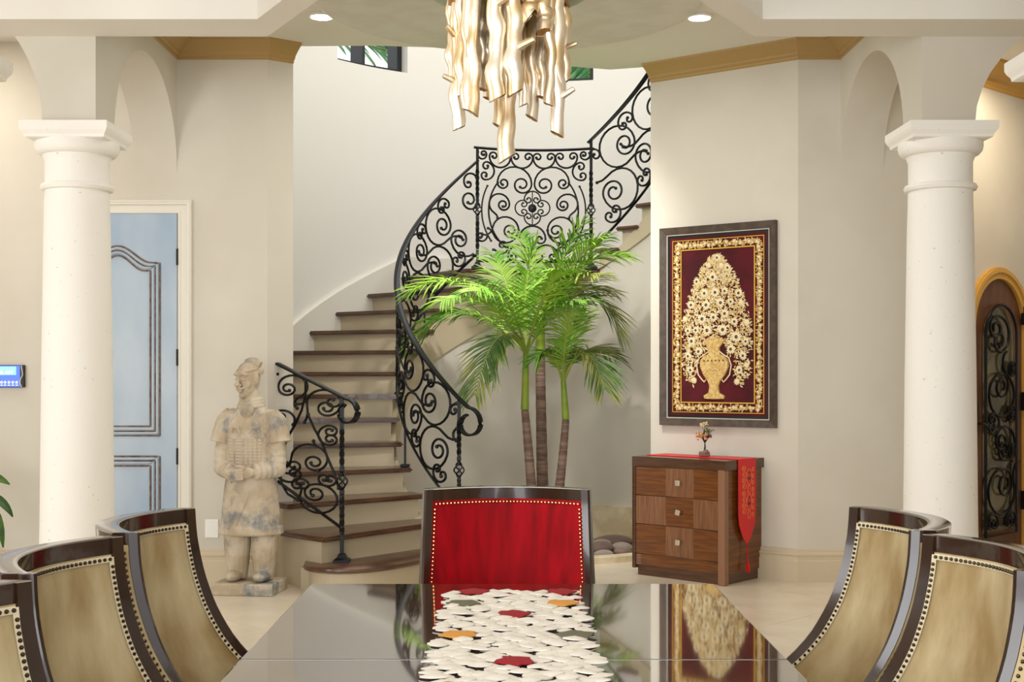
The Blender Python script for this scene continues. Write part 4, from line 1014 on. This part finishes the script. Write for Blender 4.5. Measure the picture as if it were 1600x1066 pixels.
for zlo, zhi, ar in ((.99, 2.16, True), (.2, .85, False)):
    pts = panel(zlo, zhi, ar)
    for o, r, m_ in ((0, .007, 'doorline'), (.016, .010, 'doorblue'), (.030, .006, 'doorline'), (.044, .009, 'doorblue'), (.064, .007, 'doorline')): moulding(pts, o, r, m_)
for z in (2.2, 1.52, .85): obj('hinge', join(box(x1-.002, x1+.012, -.022, -.01, z-.055, z+.055, .003), tube([(x1+.005, -.022, z-.055), (x1+.005, -.022, z+.055)], .007, 8)), 'black', t)
# wall plate and touch panel
p = px(331, 826, FL)
pt = thing('wall_outlet', 'small white outlet plate on the wall behind the statue', 'outlet', (p[0], FL, p[2]))
obj('plate', box(-.045, .045, -.008, 0, -.062, .062, .003), 'plastic', pt); obj('screw', lathe([(.003, 0), (.003, .002)], 8), 'liner', pt).rotation_euler = (pi/2, 0, 0); pt.children[-1].location = (0, -.008, .045)
p = px(4, 588, FL); k = FL/2000
tp = thing('touch_panel', 'wall touch panel with bright blue screen at the left picture edge', 'touch panel', (p[0], FL, p[2]))
obj('bezel', box(-38*k, 36*k, -.03, 0, -17.5*k, 17.5*k, .004), 'black', tp)
obj('silver_edge', tube([(32*k, -.032, 17*k), (33.5*k, -.032, 8*k), (34*k, -.032, 2*k), (30.5*k, -.032, -5*k), (30*k, -.032, -11*k), (32.5*k, -.032, -17*k)], .004, 6), 'liner', tp, True)
obj('screen', box(-37*k, 30*k, -.032, -.03, -16.5*k, 16.5*k), 'screen', tp)
obj('screen_glow', box(-37*k, 24*k, -.0325, -.032, 2*k, 15*k), 'screenhi', tp)
def text(s, size, x, z, parent):
    c = bpy.data.curves.new('txt', 'FONT'); c.body = s; c.size = size; c.extrude = .0005; c.align_x = 'RIGHT'
    o = bpy.data.objects.new('txt', c); COL.objects.link(o); dg = bpy.context.evaluated_depsgraph_get(); me = bpy.data.meshes.new_from_object(o.evaluated_get(dg))
    bpy.data.objects.remove(o); me.materials.append(M['white']); o = bpy.data.objects.new('screen_text', me); COL.objects.link(o); o.parent = parent
    o.location = (x, -.0335, z); o.rotation_euler = (pi/2, 0, 0); return o
text(':46 AM', 8.5*k, 19*k, 3.0*k, tp)
gs = [tube([(q*k+1.6*k*cos(a*pi/4), -.0335, -9.5*k+1.6*k*sin(a*pi/4)) for a in range(9)], .45*k, 4) for q in (-4, 1.5, 7, 13, 19, 25)]+[box((q-1.8)*k, (q+1.8)*k, -.0335, -.0325, -14.4*k, -13.6*k) for q in (-4, 1.5, 7, 13, 19, 25)]
obj('screen_icons', join(*gs), 'white', tp)

# potted plant leaning in at the left edge
ppx = thing('potted_plant', 'green leafy plant reaching in at the left picture edge', 'plant', (-3.75, 8.15, 0))
obj('pot', lathe([(.13, 0), (.17, .3), (.18, .34), (.15, .34), (.14, .30)], 24), 'pot', ppx, True)
obj('stem', tube([(0, 0, .3), (.02, 0, .6), (.0, 0, .95)], [.02, .015, .01], 8), 'trunk', ppx, True)
def bigleaf(a, c, b_, wd):
    A, C, B = Vector(a), Vector(c), Vector(b_); V, F = [], []
    for k in range(9):
        q = k/8; p = bez(A, C, B, q); t_ = (bez(A, C, B, min(1, q+.05))-bez(A, C, B, max(0, q-.05))).normalized(); s = t_.cross(Vector((0, 1, .1))).normalized(); wj = wd*sin(pi*min(.98, q*.92+.05))**.8
        V += [tuple(p-s*wj), tuple(p+Vector((0, .012, 0))), tuple(p+s*wj)]
    for k in range(8): F += [(3*k, 3*k+1, 3*k+4, 3*k+3), (3*k+1, 3*k+2, 3*k+5, 3*k+4)]
    return V, F
def lp(x, y): q = px(x, y, 8.1); return (q[0]+3.75, q[1]-8.15, q[2])
for a, c, b_, wd in (((-35, 745), (-12, 738), (15, 757), .03), ((-30, 770), (4, 775), (20, 808), .03), ((-25, 780), (0, 800), (5, 856), .032), ((-60, 760), (-70, 720), (-90, 715), .03), ((-55, 790), (-80, 790), (-95, 830), .03)):
    obj('leaf', bigleaf(lp(*a), lp(*c), lp(*b_), wd), 'potleaf', ppx, True)
    obj('leaf_stalk', tube([(0, 0, .9), lp(*a)], .006, 5), 'potleaf', ppx)

# ------------------------------------------------------------------ arched iron door on the angled wall
k0 = (1558-795)/2000; tD = (k0*D0[1]-D0[0])/(DX-k0*DY); dc = Vector(D0)+Vector((DX, DY))*tD
Dn = thing('door_2', None, None, (dc.x, dc.y, 0), atan2(DY, DX), kind='structure')
sc = dc.y; topz = H+(584-418)/2000*sc; DWh = .46; spr = topz-DWh
def arch_path(hw, sp_, n_=22): return [(-hw, 0)]+[(-hw*cos(pi*k/n_), sp_+hw*sin(pi*k/n_)) for k in range(n_+1)]+[(hw, 0)]
def arch_band(h0, h1, y0_, y1_):
    a, c = arch_path(h0, spr), arch_path(h1, spr)
    return loft([[(p[0], y0_, p[1]), (q[0], y0_, q[1]), (q[0], y1_, q[1]), (p[0], y1_, p[1])] for p, q in zip(a, c)])
obj('door_casing', join(arch_band(DWh, DWh-.085, -.03, 0), arch_band(DWh-.01, DWh-.04, -.042, -.03)), 'ochre', Dn, True)
def arch_fill(hw, y_, top_sp): a = arch_path(hw, top_sp); return [(p[0], y_, p[1]) for p in a], [tuple(range(len(a)))]
obj('door_slab', arch_fill(DWh-.085, -.004, spr), 'brownwood', Dn)
ga = [(p[0], -.008, p[1]) for p in arch_path(.235, spr-.07)]; ga = [(p[0], p[1], max(p[2], .25)) for p in ga]
obj('door_glass', (ga, [tuple(range(len(ga)))]), 'doorglass', Dn)
def dm(x_, z_): return (x_, -.035, z_)
fr = [(-.24, .22)]+[(-.24*cos(pi*k/20), spr-.06+.24*sin(pi*k/20)) for k in range(21)]+[(.24, .22), (-.24, .22)]
obj('iron_frame', tube([dm(*q) for q in fr], .011, 6), 'iron', Dn, True)
def K(c, R, a0, a1, e0, e1): obj('scroll', tube([dm(q[0], .22+(q[1]-.22)*.84) for q in curl(c, R, a0, a1, e0, e1)], .010, 6), 'iron', Dn, True)
K((0, .60), .20, 60, 380, (.62, 520, 1), (.9, 120, -1)); K((0, 1.45), .19, 100, 420, (.62, 520, 1), (.9, 140, -1)); K((.05, 1.02), .15, 150, -100, (.6, 470, 1), (.6, 470, 1))
K((-.05, 1.98), .16, -60, 120, (.6, 470, 1), (.6, 470, 1)); K((.17, 1.68), .06, 90, 270, (.7, 430, 1), (.7, 430, 1)); K((.17, .95), .06, 90, 270, (.7, 430, 1), (.7, 430, 1))
K((-.13, 1.2), .09, -90, 90, (.6, 450, 1), (.6, 450, 1)); K((-.14, .33), .08, 0, 180, (.6, 450, 1), (.6, 450, 1)); K((.14, .33), .08, 0, 180, (.6, 450, 1), (.6, 450, 1)); K((.16, 1.28), .07, 90, 270, (.7, 430, 1), (.7, 430, 1))
for z in (.45, 1.2, 1.85): obj('hinge', box(.35, .375, -.05, -.01, z-.07, z+.07, .004), 'black', Dn)
obj('door_handle', join(box(-.355, -.315, -.02, -.004, .98, 1.2, .004), tube([(-.335, -.02, 1.05), (-.335, -.06, 1.05), (-.26, -.065, 1.03)], .009, 8)), 'black', Dn)

# ------------------------------------------------------------------ palms outside the stairwell windows
def outside(label, base, tips, seed):
    t = thing('outdoor_palm', label, 'palm tree', (0, 0, 0), 0, 'palms outside the windows')
    obj('trunk', tube([(base[0], base[1], 0), (base[0]+.1, base[1], base[2]*.5), base], .09, 8), 'trunk', t, True)
    for i_, tp_ in enumerate(tips):
        b_ = Vector(base); e_ = b_+Vector(tp_); c_ = b_+Vector(tp_)*.5+Vector((0, 0, .35)); frond(t, b_, c_, e_, 'outleaf', nl=34, ll=.6, wd=.03, seed=seed+i_)
outside('palm fronds outside the left stairwell window', (-2.3, 14.0, 5.1), [(1.5, -.2, .5), (1.6, .3, -.5), (-1.2, .1, .4), (-1.1, -.2, -.7), (.5, .2, 1.2), (.5, -.3, -1.2), (1.2, 0, 1.1), (-.7, 0, 1.2)], 300)
outside('palm fronds outside the stairwell window behind the chandelier', (.9, 14.6, 5.3), [(-1.3, -.2, .2), (1.2, .2, -.2), (-.9, .1, -.9), (.7, -.2, -1.0), (0, -.3, -1.3), (-.5, 0, 1), (.4, .2, -.6), (-.3, .3, -.5)], 340)
